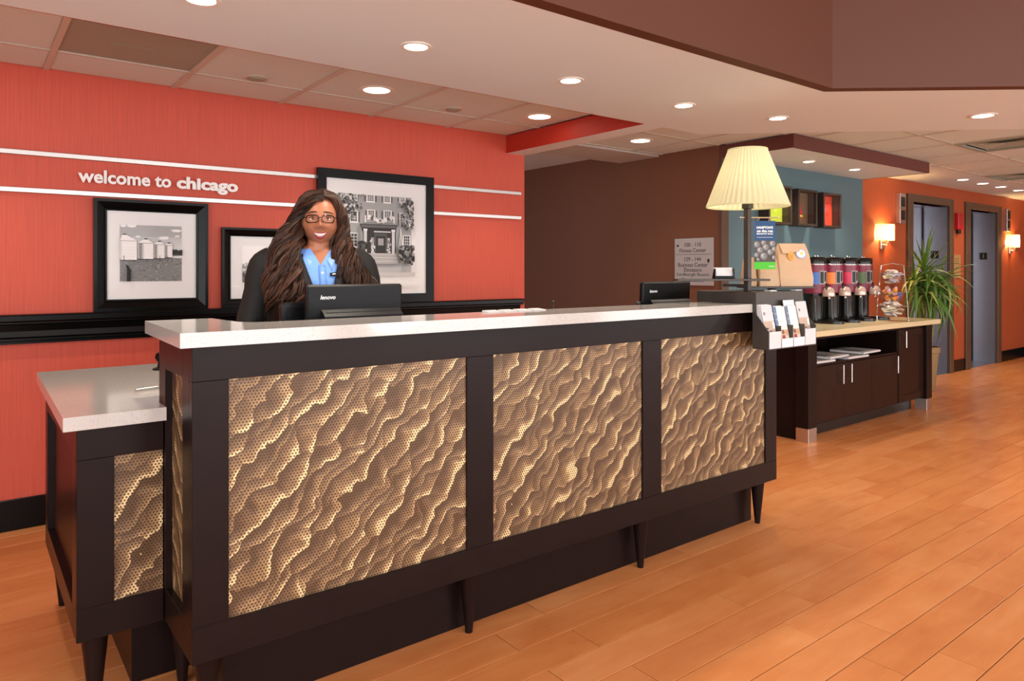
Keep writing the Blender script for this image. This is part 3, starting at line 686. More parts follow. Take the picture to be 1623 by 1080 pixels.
for k, (a, b) in enumerate(((2.984, 3.081), (3.089, 3.185), (3.193, 3.289), (3.295, 3.392))):
    if k in (0, 3): MB().box(a, b, 1.887, 1.8895, .926, 1.005).build('pocket_front', M['whitepaper'], ls)['label'] = 'white card on the pocket front'
    else: MB().box(a, b, 1.887, 1.8895, .926, .968).build('pocket_front', M['mat_board'], ls)
PXC, PYC = 3.078, 2.068
MB().box(PXC - .014, PXC + .014, PYC - .014, PYC + .014, 1.19, 1.60, .002).build('post', M['darkmetal'], ls)
MB().box(-.225, .225, -.055, .055, 1.243, 1.253, .002).xf(Matrix.Translation((2.957, 2.137, 0)) @ Matrix.Rotation(-.658, 4, 'Z')).build('shelf', M['darkmetal'], ls)
MB().box(-.19, .175, -.08, .08, 1.2015, 1.2115, .002).xf(Matrix.Translation((3.37, 2.085, 0)) @ Matrix.Rotation(-.66, 4, 'Z')).build('bag_shelf', M['darkmetal'], ls)
MB().box(3.30, 3.33, 2.07, 2.10, 1.19, 1.203).build('shelf_support', M['darkmetal'], ls)
MB().box(3.06, 3.096, 2.08, 2.20, 1.212, 1.226).build('bracket', M['darkmetal'], ls)
sg_dir = Vector((0.80, -0.60, 0))                         # the little sign arm runs along the photographed shelf line
def alongarm(d, z): return (PXC + sg_dir.x * d, PYC + sg_dir.y * d, z)
MB().tube([alongarm(-.035, 1.556), alongarm(.155, 1.556)], .0032, 8).ball(alongarm(.155, 1.556), .005, 10, 8).ball(alongarm(-.035, 1.556), .005, 10, 8).build('sign_arm', M['chrome'], ls, True)

# lamp (on top of the post)
lp = thing('lamp', 'cream pleated shade lamp glowing on the dark grey post', 'lamp', (PXC, PYC, 1.60))
MB().box(-.02, .02, -.02, .02, 0.0, .05, .002).build('socket_collar', M['darkmetal'], lp, False, False)
def pleats(r0, r1, z0, z1, n, d):
    vs = []; fs = []
    for (r, z) in ((r0, z0), (r0 * .6 + r1 * .4, z0 * .6 + z1 * .4), (r1, z1)):
        for k in range(n * 2):
            a = PI * k / n; q = r + (d if k % 2 else -d) * (r / r0); vs.append((q * math.cos(a), q * math.sin(a), z))
    for i in range(2):
        for k in range(n * 2): fs.append((i * 2 * n + k, i * 2 * n + (k + 1) % (2 * n), (i + 1) * 2 * n + (k + 1) % (2 * n), (i + 1) * 2 * n + k))
    return MB().add(vs, fs)
pleats(.196, .092, .012, .292, 46, .0045).build('lamp_shade', M['shade'], lp, False, False)
MB().tube([(.196 * math.cos(2 * PI * k / 40), .196 * math.sin(2 * PI * k / 40), .012) for k in range(41)], .0045, 6).build('bottom_trim', M['shade'], lp, True, False)
MB().tube([(.093 * math.cos(2 * PI * k / 32), .093 * math.sin(2 * PI * k / 32), .292) for k in range(33)], .004, 6).build('top_trim', M['shade'], lp, True, False)
MB().tube([(0, 0, .05), (0, 0, .30)], .004, 8).build('stem', M['chrome'], lp, True, False)
for k in range(3):
    a = 2 * PI * k / 3; MB().tube([(0, 0, .285), (.09 * math.cos(a), .09 * math.sin(a), .29)], .0018, 6).build('spider', M['chrome'], lp, True, False)
MB().lathe([(.012, .05), (.012, .08), (.02, .10), (.03, .135), (.026, .165), (.01, .18)], (0, 0, 0), 18).build('bulb', pm('bulb', (255, 244, 214), .4, emit=(255, 236, 190), estr=2.5), lp, True, False)
d = bpy.data.lights.new('lamp_light', 'POINT'); d.energy = 0.55; d.color = (1, .92, .72); d.shadow_soft_size = .05
o = bpy.data.objects.new('lamp_light', d); COL.objects.link(o); o.parent = lp; o.location = (0, 0, .125)

# hanging sign
NAVY, GRN = (22, 66, 110), (66, 176, 34)
hs = thing('hanging_sign', 'blue, grey and green breakfast bag sign hanging from the lamp post', 'sign', alongarm(.085, 1.30))
ud = Vector((0, 0, 1)); xd = sg_dir
hp = MB().box(-.053, .053, -.0015, .0015, 0.0, .24).xf(Matrix.Rotation(math.atan2(sg_dir.y, sg_dir.x), 4, 'Z')).build('board', M['whitepaper'], hs, False, False)
fy = sg_dir.cross(ud) * .0019                              # just proud of the board on the viewer side
def hpt(a, z): return tuple(Vector((0, 0, 0)) + xd * a + ud * z + fy)
pol = [(rect(-.053, .142, .053, .24), NAVY), (rect(-.053, .036, .053, .142), (74, 66, 64)), (rect(-.053, 0, .053, .036), GRN)]
rb = random.Random(5)
for (bx, bz, br) in ((-.04, .122, .018), (-.006, .131, .015), (.038, .126, .018), (.005, .108, .019), (-.024, .094, .018), (.026, .084, .017), (-.042, .07, .014), (-.006, .064, .021), (.046, .099, .015), (.044, .058, .012), (-.035, .048, .010)):
    for q in range(6):
        r_ = br * (1 - q * .15); off = br * .05 * q
        pts = [(min(.053, max(-.053, x)), min(.142, max(.036, z))) for x, z in circ(bx - off, bz + off, r_, 14)]
        pol.append((pts, 84 + q * 17))
    pts = [(min(.053, max(-.053, x)), min(.142, max(.036, z))) for x, z in circ(bx + br * .1, bz + br * .15, br * .22, 8)]; pol.append((pts, 92))
flat('print', hp, fy, xd, ud, pol, .00006, world=False)
for s_, z, w_, h_, bo in (("HAMPTON'S", .207, .082, .0125, .03), ('on the run', .190, .080, .0135, .03), ('BREAKFAST BAGS', .1755, .081, .0075, .01), ('Monday-Friday 5:30-10am', .158, .078, .005, .0)):
    text_obj('lettering', s_, hp, hpt(0, z), xd, ud, M['lettering'], width=w_, height=h_, thick=.0012, bold=bo, world=False)
text_obj('lettering', 'simple', hp, hpt(.034, .014), xd, ud, M['lettering'], width=.026, thick=.0012, world=False)
for a in (-.03, .025):
    c = Vector((0, 0, .247)) + xd * a
    MB().tube([c + fy.normalized() * (.010 * math.sin(2 * PI * k / 16)) + ud * (.010 * math.cos(2 * PI * k / 16)) for k in range(17)], .0016, 6).build('ring', M['chrome'], hs, True, False)

# business cards
bc = thing('card_holder', 'small black holder with white business cards on the lamp shelf', 'card holder', (2.965, 2.128, 1.2535), -.658)
MB().prism([(-.022, 0), (.024, 0), (.024, .012), (-.004, .05), (-.022, .05)], 'x', -.048, -.044).prism([(-.022, 0), (.024, 0), (.024, .012), (-.004, .05), (-.022, .05)], 'x', .044, .048).box(-.048, .048, -.026, .022, 0, .004).box(-.048, .048, -.026, -.022, 0, .014).build('holder', M['trimblk'], bc, False, False)
for k in range(3): MB().box(-.0435, .0435, -.0006, .0006, 0, .052).xf(Matrix.Translation((0, -.012 + .008 * k, .005)) @ Matrix.Rotation(-.32, 4, 'X')).build('business_card', M['whitepaper'], bc, False, False)
flat('logo', bc, (.022, -.0285 + .012 + .0037, .043), (1, 0, 0), (0, .31, .95), [(circ(0, 0, .007, 14, .004), 190)], world=False)

# leaflets in the rack
def leaflet(label, x, w, h, y, z, tilt, kind, turn=0.0):
    t = thing('leaflet', label, 'leaflet', (x, y, z), turn, 'leaflets in the counter rack')
    R = Matrix.Rotation(tilt, 4, 'X')
    MB().box(-w / 2, w / 2, -.0012, .0012, 0, h).xf(R).build('sheet', M['whitepaper'], t, False, False)
    xd_, ud_ = (1, 0, 0), R @ Vector((0, 0, 1)); og = R @ Vector((-w / 2, -.0016, 0))
    if kind == 'room':
        pol = [(rect(0, 0, w, h * .62), (182, 160, 142)), (rect(0, 0, w, h * .2), (140, 112, 96)), (rect(w * .12, h * .24, w * .36, h * .47), 60), (rect(w * .16, h * .28, w * .32, h * .43), 225),
               (rect(w * .45, h * .24, w * .64, h * .40), 70), (rect(w * .49, h * .27, w * .6, h * .37), 215), (rect(w * .58, h * .08, w * .98, h * .3), (44, 36, 54)), (rect(w * .68, h * .2, w * .8, h * .36), (96, 84, 140)),
               (rect(w * .78, h * .44, w * .98, h * .6), 232), (circ(w * .2, h * .8, .007), 52), (circ(w * .2, h * .8, .003), 200), (rect(w * .36, h * .79, w * .82, h * .806), 196)]
    elif kind == 'people':
        pol = [(rect(0, 0, w * .22, h), (92, 118, 152)), (rect(w * .22, 0, w, h), (236, 226, 216)), (rect(w * .22, h * .12, w, h * .42), (196, 172, 150)), (circ(w * .5, h * .36, w * .13), (122, 86, 66)), (circ(w * .78, h * .34, w * .13), (196, 150, 118)),
               (rect(w * .36, h * .12, w * .64, h * .28), (150, 60, 60)), (rect(w * .66, h * .12, w * .98, h * .26), (216, 196, 176)), (rect(w * .3, h * .62, w * .7, h * .628), (170, 160, 170))]
        for q in range(6): pol.append((circ(w * .11, h * (.12 + .14 * q), w * .06, 8), (150, 172, 196)))
    else: pol = [(rect(0, 0, w, h), (240, 240, 244)), (rect(w * .1, h * .86, w * .9, h * .9), (196, 196, 204))]
    flat('print', t, og, xd_, ud_, pol, .00008, world=False)
    return t
TL = -.20
for k in range(4):
    leaflet(['white leaflet with room photo, front one in pocket nearest the counter slab', 'plain white leaflet right behind the front one nearest the counter slab', 'third white leaflet back in pocket nearest the counter slab', 'rearmost white leaflet in pocket nearest the counter slab'][k],
            3.0335 - .0012 * k, .088, .205 + .0 * k, 1.899 + .011 * k, .9275, TL * (1 - .10 * k), 'room' if k == 0 else 'plain')
leaflet('leaflet with blue dotted edge and people photo, in second rack pocket', 3.137, .09, .195, 1.899, .9275, TL, 'people')
leaflet('blue-edged leaflet tucked behind the one in the second rack pocket', 3.127, .09, .197, 1.912, .9275, TL * .85, 'people')
leaflet('leaflet with blue dotted edge and people photo, in third rack pocket', 3.240, .09, .195, 1.899, .9275, TL, 'people')
leaflet('tall white leaflet standing behind the blue-edged one in third pocket', 3.243, .094, .222, 1.914, .9275, TL * .8, 'plain')
leaflet('white leaflet with room photo, in the pocket farthest from the slab', 3.343, .092, .215, 1.899, .9275, TL, 'room')
leaflet('white leaflet behind the room photo one in the pocket farthest from slab', 3.347, .092, .21, 1.912, .9275, TL * .85, 'plain')
for k, (x, y, lb) in enumerate(((3.17, 1.995, 'small white card lying on stand riser next to the post'), (3.395, 1.99, 'small white card lying on the outer end of stand riser'))):
    t = thing('white_card', lb, 'card', (x, y, 1.19), 0, 'white cards on the lamp stand riser'); MB().box(-.028, .028, -.012, .02, .0003, .006).build('card', M['whitepaper'], t, False, False)

# paper bags on the bag shelf
def paper_bag(label, loc, rz, w, d, h, lean, sticker):
    t = thing('paper_bag', label, 'paper bag', loc, rz, 'kraft paper breakfast bags on the lamp stand')
    rr = random.Random(int(w * 1e4) + int(h * 100)); v = []; f = []
    lv = [(0, 1, 1), (.18, 1.02, 1.0), (.45, 1.0, .86), (.70, .97, .58), (.86, .93, .30), (1.0, .84, .10)]
    ring = [(-1, -1), (-.35, -1.06), (.35, -1.02), (1, -1), (1.03, 0), (1, 1), (0, 1.03), (-1, 1), (-1.04, 0)]
    for (u, a, b) in lv:
        for (p, q) in ring:
            j = .0025 if 0 < u < 1 else 0
            v.append((p * w / 2 * a + rr.uniform(-j, j) + lean * u, q * d / 2 * b + rr.uniform(-j, j), u * h + rr.uniform(-j, j)))
    n = len(ring)
    for i in range(len(lv) - 1):
        for k in range(n): f.append((i * n + k, i * n + (k + 1) % n, (i + 1) * n + (k + 1) % n, (i + 1) * n + k))
    f.append(tuple(range(n))[::-1]); f.append(tuple(range((len(lv) - 1) * n, len(lv) * n)))
    MB().add(v, f).build('bag_body', M['kraft'], t, False, False)
    if sticker:
        MB().prism([(-w * .42, 0), (w * .16, 0), (w * .20, -.045), (-w * .02, -.05), (-w * .04, -.056), (-w * .34, -.058)], 'y', -.004, 0).xf(Matrix.Translation((lean, -d * .10, h * .995)) @ Matrix.Rotation(-.42, 4, 'X')).build('folded_flap', M['kraft'], t, False, False)
        flat('sticker', t, (w * .22 + lean * .8, -d * .325, h * .76), (1, 0, 0), (0, .34, .94), [(circ(0, 0, .026, 20), (150, 168, 214)), (circ(0, 0, .021, 20), (236, 236, 240)), (circ(.003, .002, .010, 12), (226, 200, 120)), (circ(-.02, .022, .009, 10), (70, 84, 160))], .0003, False)
        b = MB().ball((0, 0, 0), (.017, .005, .024), 14, 10).xf(Matrix.Translation((-w * .12 + lean * .7, -d * .39, h * .70))).build('cookie_tag', pm('cookie_tag', (226, 160, 72), .6), t, True, False); b['label'] = 'orange cookie-shaped tag'
        flat('face', b, (-w * .12 + lean * .7, -d * .39 - .0055, h * .70), (1, 0, 0), (0, 0, 1), [(circ(-.005, .006, .0018, 8), 40), (circ(.005, .006, .0018, 8), 40), (rect(-.006, -.006, .006, -.004), 40)], .0002, False)
    return t
BR = -.66
paper_bag('large kraft paper bag with round blue sticker and orange cookie tag', (3.432, 2.032, 1.2118), BR, .165, .095, .222, -.012, True)
paper_bag('kraft paper bag half hidden behind the hanging sign', (3.325, 2.118, 1.2118), BR, .10, .09, .165, .0, False)
paper_bag('small kraft paper bag close to the lamp post', (3.258, 2.182, 1.2118), BR, .06, .07, .15, .0, False)

# ================================================================== COFFEE STATION
cs = thing('coffee_cabinet', 'espresso serving cabinet with steel bar handles along the teal wall', 'cabinet', (6.05, 3.1, 0))
def cp(name, mb, m, par=None): return mb.build(name, m, par or cs)
SX0, SX1, SY, SZ = 4.98, 7.135, 2.83, 0.791
for x0, x1 in ((4.985, 5.105), (7.02, 7.132)):
    for y0 in (2.83, 3.43):
        cp('post', MB().box(x0, x1, y0, y0 + .105, 0.105, SZ, .002), M['wood'])
        cp('metal_foot', MB().box(x0 + .001, x1 - .001, y0 + .001, y0 + .104, 0, .105, .002), M['steel'])
cp('side_panel', MB().box(5.025, 5.05, 2.935, 3.43, 0.0, SZ), M['wood'])
cp('side_panel', MB().box(7.06, 7.08, 2.935, 3.43, 0.10, SZ), M['wood'])
cp('back_panel', MB().box(5.05, 7.06, 3.50, 3.52, 0.10, SZ), M['wood'])
cp('bottom_panel', MB().box(5.05, 7.02, 2.90, 3.50, 0.10, 0.12), M['wood'])
cp('niche_shelf', MB().box(5.105, 6.50, 2.865, 3.50, 0.555, 0.573), M['wood'])
cp('top_rail', MB().box(5.105, 7.02, 2.862, 2.885, 0.765, SZ), M['wood'])
cp('niche_side', MB().box(6.495, 6.515, 2.865, 3.50, 0.12, 0.765), M['wood'])
cp('toe_kick', MB().box(5.05, 7.0, 2.96, 2.975, 0.0, 0.10), M['black'])
def handle(par, x, z0, z1, y):
    MB().cyl((x, y - .034, z0), (x, y - .034, z1), .006, 12).cyl((x, y, z0 + .025), (x, y - .034, z0 + .025), .004, 8).cyl((x, y, z1 - .025), (x, y - .034, z1 - .025), .004, 8).build('handle', M['steel'], par, True)
for x0, x1, z1, hx in ((5.107, 5.563, .551, 5.500), (5.567, 6.035, .551, 5.63), (6.041, 6.507, .551, 6.44), (6.520, 7.015, .762, 6.60)):
    dd = cp('door', MB().box(x0, x1, 2.862, 2.882, .122, z1, .0015), M['wood2'])
    if z1 > .6:
        pz = MB().frame_y(x0, x1, .122, z1, .06, 2.857, 2.863, .001); pz.build('door_rim', M['wood2'], dd)
    handle(dd, hx, z1 - .155 if z1 < .6 else .605, z1 - .008 if z1 < .6 else .75, 2.862)
c2 = thing('station_countertop', 'cream quartz countertop on the coffee cabinet', 'countertop', (6.05, 3.1, SZ))
MB().box(4.90, 7.235, 2.795, 3.547, SZ + .0005, .834, .003).build('slab', M['quartz2'], c2)
# newspapers in the open shelf
npd = ((5.275, 3.01, -.03), (5.52, 3.02, .05), (5.80, 3.0, -.02), (6.06, 3.02, .04))
for k, (x, y, rz) in enumerate(npd):
    t = thing('newspaper', ['newspaper in open cabinet shelf, nearest the counter end', 'second newspaper from the counter end in open shelf', 'third newspaper from the counter end in open shelf', 'newspaper in open shelf farthest from the counter end'][k], 'newspaper', (x, y, .5735 + .0195 * (k % 2)), rz, 'newspapers in the cabinet niche')
    MB().box(-.16, .16, -.14, .14, 0, .012 + .006 * (k % 2)).build('pages', M['whitepaper'], t, False, False)
    MB().tube([(-.16, -.14, .0095), (.16, -.14, .0095)], .009, 8).build('fold', M['whitepaper'], t, True, False)
    pol = [(rect(-.155, -.135, .155, .135), 205), (rect(-.15, .09, .15, .125), (70, 84, 104)), (rect(-.15, -.1, -.02, .07), (108, 122, 140)), (rect(-.155, -.135, .155, -.11), 228)]
    for q in range(9): pol.append((rect(.0, -.1 + q * .019, .15, -.092 + q * .019), 160))
    flat('print', t, (0, 0, .0125 + .006 * (k % 2)), (1, 0, 0), (0, 1, 0), pol, .0002, False)

# coffee dispensers
def coffee_urn(label, x, y, c, first=None):
    t = thing('coffee_dispenser', label, 'coffee dispenser', (x, y, .8345), 0, 'coffee dispensers on the serving counter')
    R = .098
    MB().prism([(-.085, .09), (-.085, -.05)] + [(.085 * math.sin(a), -.05 - .15 * 1 + .0 - .085 * math.cos(a) + .03) for a in [(-PI / 2 + PI * k / 12) for k in range(13)]] + [(.085, -.05), (.085, .09)], 'z', 0, .022).build('base', M['urnblack'], t, True, False)
    MB().lathe([(.06, .022), (.064, .024), (.064, .028), (.052, .030)], (0, -.145, 0), 22).build('drip_tray', M['plastic'], t, True, False)
    MB().lathe([(.078, .022), (.078, .20), (.085, .235), (.085, .262)], (0, .015, 0), 28).build('stand_column', M['urnblack'], t, True, False)
    for s in (-1, 1): MB().tube([(s * .058, -.03, .022), (s * .058, -.03, .25)], .007, 8).build('stand_leg', M['urnblack'], t, True, False)
    bd = MB().lathe([(R - .006, .255), (R, .262), (R, .50), (R - .002, .502)], (0, 0, 0), 32).build('band', M['burgundy'], t, True, False)
    def arc(a0, a1, z0, z1, r, n=10):
        v = []; f = []
        for k in range(n + 1):
            a = a0 + (a1 - a0) * k / n; v += [(r * math.cos(a), r * math.sin(a), z0), (r * math.cos(a), r * math.sin(a), z1)]
        for k in range(n): f.append((2 * k, 2 * k + 2, 2 * k + 3, 2 * k + 1))
        return MB().add(v, f)
    a0 = math.radians(205)
    arc(a0 - 1.5, a0 + .42, .335, .438, R + .0010).build('colour_label', pm('label_%d_%d' % (c[0], c[2]), c, .4), bd, True, False)['label'] = 'coloured roast label'
    arc(a0 + .46, a0 + 1.25, .335, .452, R + .0010).build('photo_label', M['signgrey'], bd, True, False)
    arc(a0 + .52, a0 + .86, .345, .445, R + .0016).build('label_picture', M['plastic2'], bd, True, False)
    arc(a0 + .95, a0 + 1.15, .36, .44, R + .0016).build('label_picture', M['brow'], bd, True, False)
    MB().lathe([(R, .502), (R + .001, .506), (R + .001, .511), (R - .001, .514)], (0, 0, 0), 32).build('trim_ring', M['chrome'], t, True, False)
    MB().lathe([(R - .003, .514), (R - .003, .560), (R - .008, .570), (.03, .574)], (0, 0, 0), 32).build('cap', M['urnblack'], t, True, False)
    MB().ball((-.035, -.02, .578), .011, 12, 8).ball((.045, .0, .578), .009, 12, 8).build('cap_knob', M['chrome'], t, True, False)
    MB().lathe([(.050, .232), (.052, .242), (.048, .280), (.036, .302), (.014, .312)], (0, -.125, 0), 20).build('sight_dome', M['dome'], t, True, False)
    MB().tube([(0, -.06, .25), (0, -.125, .25), (0, -.13, .21)], .011, 10).build('spout', M['chrome'], t, True, False)
    MB().tube([(-.03, -.12, .26), (-.036, -.128, .31), (-.03, -.118, .345)], [.007, .010, .006], 8).build('tap_handle', M['urnblack'], t, True, False)
    return t
for k, c in enumerate(((66, 124, 214), (246, 142, 70), (222, 48, 92), (92, 124, 84))):
    coffee_urn(['burgundy coffee dispenser with blue label, nearest the paper bags', 'burgundy coffee dispenser with orange label', 'burgundy coffee dispenser with pink-red label', 'burgundy coffee dispenser with green label, nearest the tiered stand'][k], 5.90 + .277 * k, 3.29, c)
jr = thing('steel_canister', 'slim steel canister beside the green-labelled coffee dispenser', 'canister', (6.86, 3.32, .8345))
MB().lathe([(.034, 0), (.036, .004), (.036, .16), (.026, .175), (.026, .19)], (0, 0, 0), 22).build('body', M['chrome'], jr, True, False)
MB().lathe([(.027, .19), (.027, .205), (.01, .212)], (0, 0, 0), 18).build('lid', M['trimblk'], jr, True, False)
sb = thing('syrup_bottle', 'dark bottle with cream cap behind the dispensers near the stand', 'bottle', (6.80, 3.44, .8345))
MB().lathe([(.032, 0), (.034, .01), (.034, .24), (.014, .30), (.014, .34)], (0, 0, 0), 20).build('body', M['urnblack'], sb, True, False)
MB().lathe([(.017, .34), (.017, .375), (.012, .38)], (0, 0, 0), 16).build('cap', M['mat_board'], sb, True, False)

# three tier wire stand with glass bowls
tx, ty = 6.635, 2.965
ts = thing('tiered_stand', 'wire three-tier stand holding glass bowls on the cream countertop', 'stand', (tx, ty, .8345), math.radians(-63))
w = MB()
for s in (-1, 1):
    MB().tube(catmull([(s * .125, -.01, 0), (s * .12, 0, .16), (s * .106, 0, .32), (s * .09, 0, .50)], 12), .004, 6).build('upright', M['chrome'], ts, True, False)
for z, r in ((.135, .115), (.262, .108), (.425, .100)):
    MB().tube([(r * math.cos(2 * PI * k / 28), r * math.sin(2 * PI * k / 28), z) for k in range(29)], .003, 6).build('ring', M['chrome'], ts, True, False)
for s in (-1, 1): MB().ball((s * .125, -.01, .008), .011, 10, 8).build('foot', M['chrome'], ts, True, False)
MB().tube([(-.09, 0, .50), (0, 0, .52), (.09, 0, .50)], .0035, 6).build('top_bar', M['chrome'], ts, True, False)
rr = random.Random(3)
packs = ([(244, 236, 214), (236, 214, 206), (226, 226, 232)], [(246, 160, 44), (246, 182, 60), (244, 136, 70), (226, 190, 190), (120, 126, 190)], [(226, 226, 226), (206, 214, 240), (238, 232, 200), (226, 180, 170)])
for q, (z, r) in enumerate(((.135, .112), (.262, .105), (.425, .098))):
    t = thing('glass_bowl', ['clear glass bowl of white packets, lowest on the tiered stand', 'clear glass bowl of orange and blue creamers, middle of the stand', 'clear glass bowl of white and blue packets, top of the stand'][q], 'bowl', (tx, ty, .8345 + z - .062), 0, 'glass bowls on the tiered stand')
    MB().lathe([(.03, -.035), (.045, -.032), (r * .78, .005), (r * .98, .062), (r * .95, .064), (r * .75, .009), (.04, -.028)], (0, 0, 0), 28, cap=False).build('bowl', M['bowl'], t, True, False)
    col = packs[q]; ml = [pm('packet_%d_%d' % (q, i), c, .5) for i, c in enumerate(col)]
    for k in range(24):
        a = rr.uniform(0, 2 * PI); lev = k / 24; rad = (r * (.38 + .40 * min(1, lev * 1.5)) if lev < .7 else r * .45) * math.sqrt(rr.random())
        zz = -.018 + .115 * lev + rr.uniform(-.004, .004)
        ci = rr.randrange(len(col))
        if q == 1: ci = 4 if math.cos(a) > .35 and k % 2 == 0 else rr.randrange(4)
        p = thing('creamer_cup' if q == 1 else 'sugar_packet', [['white sugar packet in the lowest glass bowl'], ['small creamer cup in the middle glass bowl'], ['small packet in the top glass bowl']][q][0], 'creamer' if q == 1 else 'packet',
                  (tx + rad * math.cos(a), ty + rad * math.sin(a), .8345 + z - .062 + zz), 0, ['packets in the lowest bowl', 'creamers in the middle bowl', 'packets in the top bowl'][q])
        if q == 1:
            MB().lathe([(.013, -.011), (.019, .010), (.022, .011), (.022, .0125)], (0, 0, 0), 12).xf(Matrix.Rotation(rr.uniform(-.9, .9), 4, 'X') @ Matrix.Rotation(rr.uniform(-.9, .9), 4, 'Y')).build('cup', ml[ci], p, True, False)
        else:
            MB().box(-.036, .036, -.025, .025, -.005, .005, .0045).xf(Matrix.Rotation(rr.uniform(0, 3), 4, 'Z') @ Matrix.Rotation(rr.uniform(-.7, .7), 4, 'X')).build('packet', ml[ci], p, False, False)

# brochure box / tray standing behind leaflet rack: dark tray under the dispensers' near end
# ------------------------------------------------------------------ shadow boxes on the teal wall
def shadow_box(label, x0, x1, z0, z1, back, art):
    t = thing('shadow_box', label, 'shadow box', ((x0 + x1) / 2, TY, z0), 0, 'shadow boxes on the teal wall')
    y0 = TY - .105; wd = .022
    MB().box(x0, x0 + wd, y0, TY - .001, z0, z1, .002).box(x1 - wd, x1, y0, TY - .001, z0, z1, .002).box(x0 + wd, x1 - wd, y0, TY - .001, z0, z0 + wd, .002).box(x0 + wd, x1 - wd, y0, TY - .001, z1 - wd, z1, .002).build('box_frame', M['boxwood'], t)
    MB().box(x0 + wd, x1 - wd, TY - .02, TY - .004, z0 + wd, z1 - wd).build('back_board', back, t)
    cx, cz = (x0 + x1) / 2, (z0 + z1) / 2
    flat('picture', t, (cx, TY - .0215, cz), (1, 0, 0), (0, 0, 1), art, .0004)
    MB().box(x0 + wd, x1 - wd, y0 + .012, y0 + .015, z0 + wd, z1 - wd).build('pane', M['glass'], t)
    return t
lime = pm('lime_board', (166, 186, 44), .6); redb = pm('scarlet_board', (236, 66, 38), .6); brb = pm('taupe_board', (112, 88, 62), .6)
def leafart(c1, c2):
    a = []
    for k, (x, z, r) in enumerate(((-.05, -.05, .03), (.0, .02, .035), (.04, .07, .022), (-.03, .08, .02), (.05, -.03, .026))): a.append((circ(x, z, r * .5, 10, r), c1 if k % 2 else c2))
    return a
shadow_box('dark shadow box with lime green backing, partly behind the lamp shade', 5.44, 5.80, 1.690, 2.030, lime, leafart((140, 160, 36), (182, 200, 70)))
shadow_box('dark shadow box with taupe backing and red figure, middle of three', 5.905, 6.225, 1.690, 2.022, brb, [(rect(-.06, -.02, .02, .09), (120, 80, 58)), ([(-.04, -.03), (.03, -.03), (.0, .07)], (196, 24, 48)), (circ(.0, -.035, .05, 14, .02), (190, 30, 50)), (rect(-.06, -.075, .05, -.058), (255, 206, 60)), (rect(-.05, -.10, .05, -.08), (140, 70, 40))])
shadow_box('dark shadow box with scarlet backing and lilac flower, farthest of three', 6.335, 6.660, 1.690, 2.018, redb, leafart((184, 110, 214), (200, 40, 30)))

# ------------------------------------------------------------------ wall sign, sconces, alarms
gs = thing('directory_sign', 'grey room directory sign with arrows on the brown wall', 'sign', (BX, 3.828, 1.165))
sgy = MB().box(BX - .018, BX, 3.628, 4.027, 1.163, 1.564, .002).build('panel', M['signgrey'], gs)
MB().box(BX - .0188, BX - .0175, 3.645, 4.012, 1.4245, 1.4275).build('divider', M['signink'], gs)
for s_, z, w_ in (('100 - 110', 1.509, .17), ('Fitness Center', 1.461, .275), ('129 - 144', 1.386, .17), ('Business Center', 1.3375, .31), ('Elevators', 1.295, .18), ('Lindbergh Room', 1.252, .335), ('Restrooms', 1.209, .22)):
    text_obj('lettering', s_, sgy, (BX - .0182, 3.845 - .012, z), (0, -1, 0), (0, 0, 1), M['signink'], width=w_, height=.034, thick=.0008)
MB().prism([(3.975, 1.503), (3.995, 1.503 + .012), (3.995, 1.503 + .006), (4.005, 1.503 + .006), (4.005, 1.497), (3.995, 1.497), (3.995, 1.491)], 'x', BX - .0192, BX - .018).build('arrow', M['signink'], gs)
MB().prism([(3.672, 1.39), (3.690, 1.373), (3.681, 1.373), (3.681, 1.355), (3.663, 1.355), (3.663, 1.373), (3.654, 1.373)], 'x', BX - .0192, BX - .018).build('arrow', M['signink'], gs)

def sconce(label, x):
    t = thing('wall_sconce', label, 'wall sconce', (x, OY, 1.52), 0, 'sconces on the elevator wall')
    MB().box(-.05, .05, -.02, 0, .0, .11, .004).build('back_plate', M['steel'], t, False, False)
    MB().tube([(0, -.02, .05), (0, -.06, .04), (0, -.07, .09), (0, -.07, .10)], .008, 10).build('arm', M['steel'], t, True, False)
    v = []; n = 16; R_ = .15
    for z in (.095, .27):
        for k in range(n + 1):
            a = PI + PI * k / n; v.append((R_ * math.cos(a), -.005 + .115 * math.sin(a), z))
    f = [(k, k + 1, n + 2 + k, n + 1 + k) for k in range(n)]
    MB().add(v, f).build('shade', M['sconce'], t, True, False)
    d = bpy.data.lights.new('sconce_light', 'POINT'); d.energy = 13; d.color = (1, .62, .24); d.shadow_soft_size = .03
    o = bpy.data.objects.new('sconce_light', d); COL.objects.link(o); o.parent = t; o.location = (0, -.055, .17)
    return t
sconce('lit half-round wall sconce between teal wall and first elevator', 7.98)
sconce('lit half-round wall sconce beyond the second elevator', 11.86)
for k, (x, z0, z1, lb) in enumerate(((8.385, 1.815, 2.155, 'slim steel elevator indicator beside the first elevator frame'), (11.68, 1.835, 2.150, 'slim steel elevator indicator beside the second elevator frame'))):
    t = thing('elevator_indicator', lb, 'indicator', (x, OY, z0), 0, 'elevator indicators on the orange wall')
    MB().box(x - .07, x + .07, OY - .05, OY, z0, z1, .003).build('housing', M['steel'], t)
    for z in (z0 + .04, (z0 + z1) / 2 + .02): MB().box(x - .045, x + .045, OY - .053, OY - .049, z, z + .11).build('lens', M['black'], t)
    MB().box(x - .085, x + .075, OY - .056, OY - .048, (z0 + z1) / 2 - .004, (z0 + z1) / 2 + .004).build('band', M['chrome'], t)
t = thing('fire_alarm', 'red fire alarm horn on the orange wall between elevators', 'fire alarm', (10.0, OY, 1.79))
MB().box(9.93, 10.08, OY - .05, OY, 1.80, 2.01, .008).build('housing', M['alarm'], t)
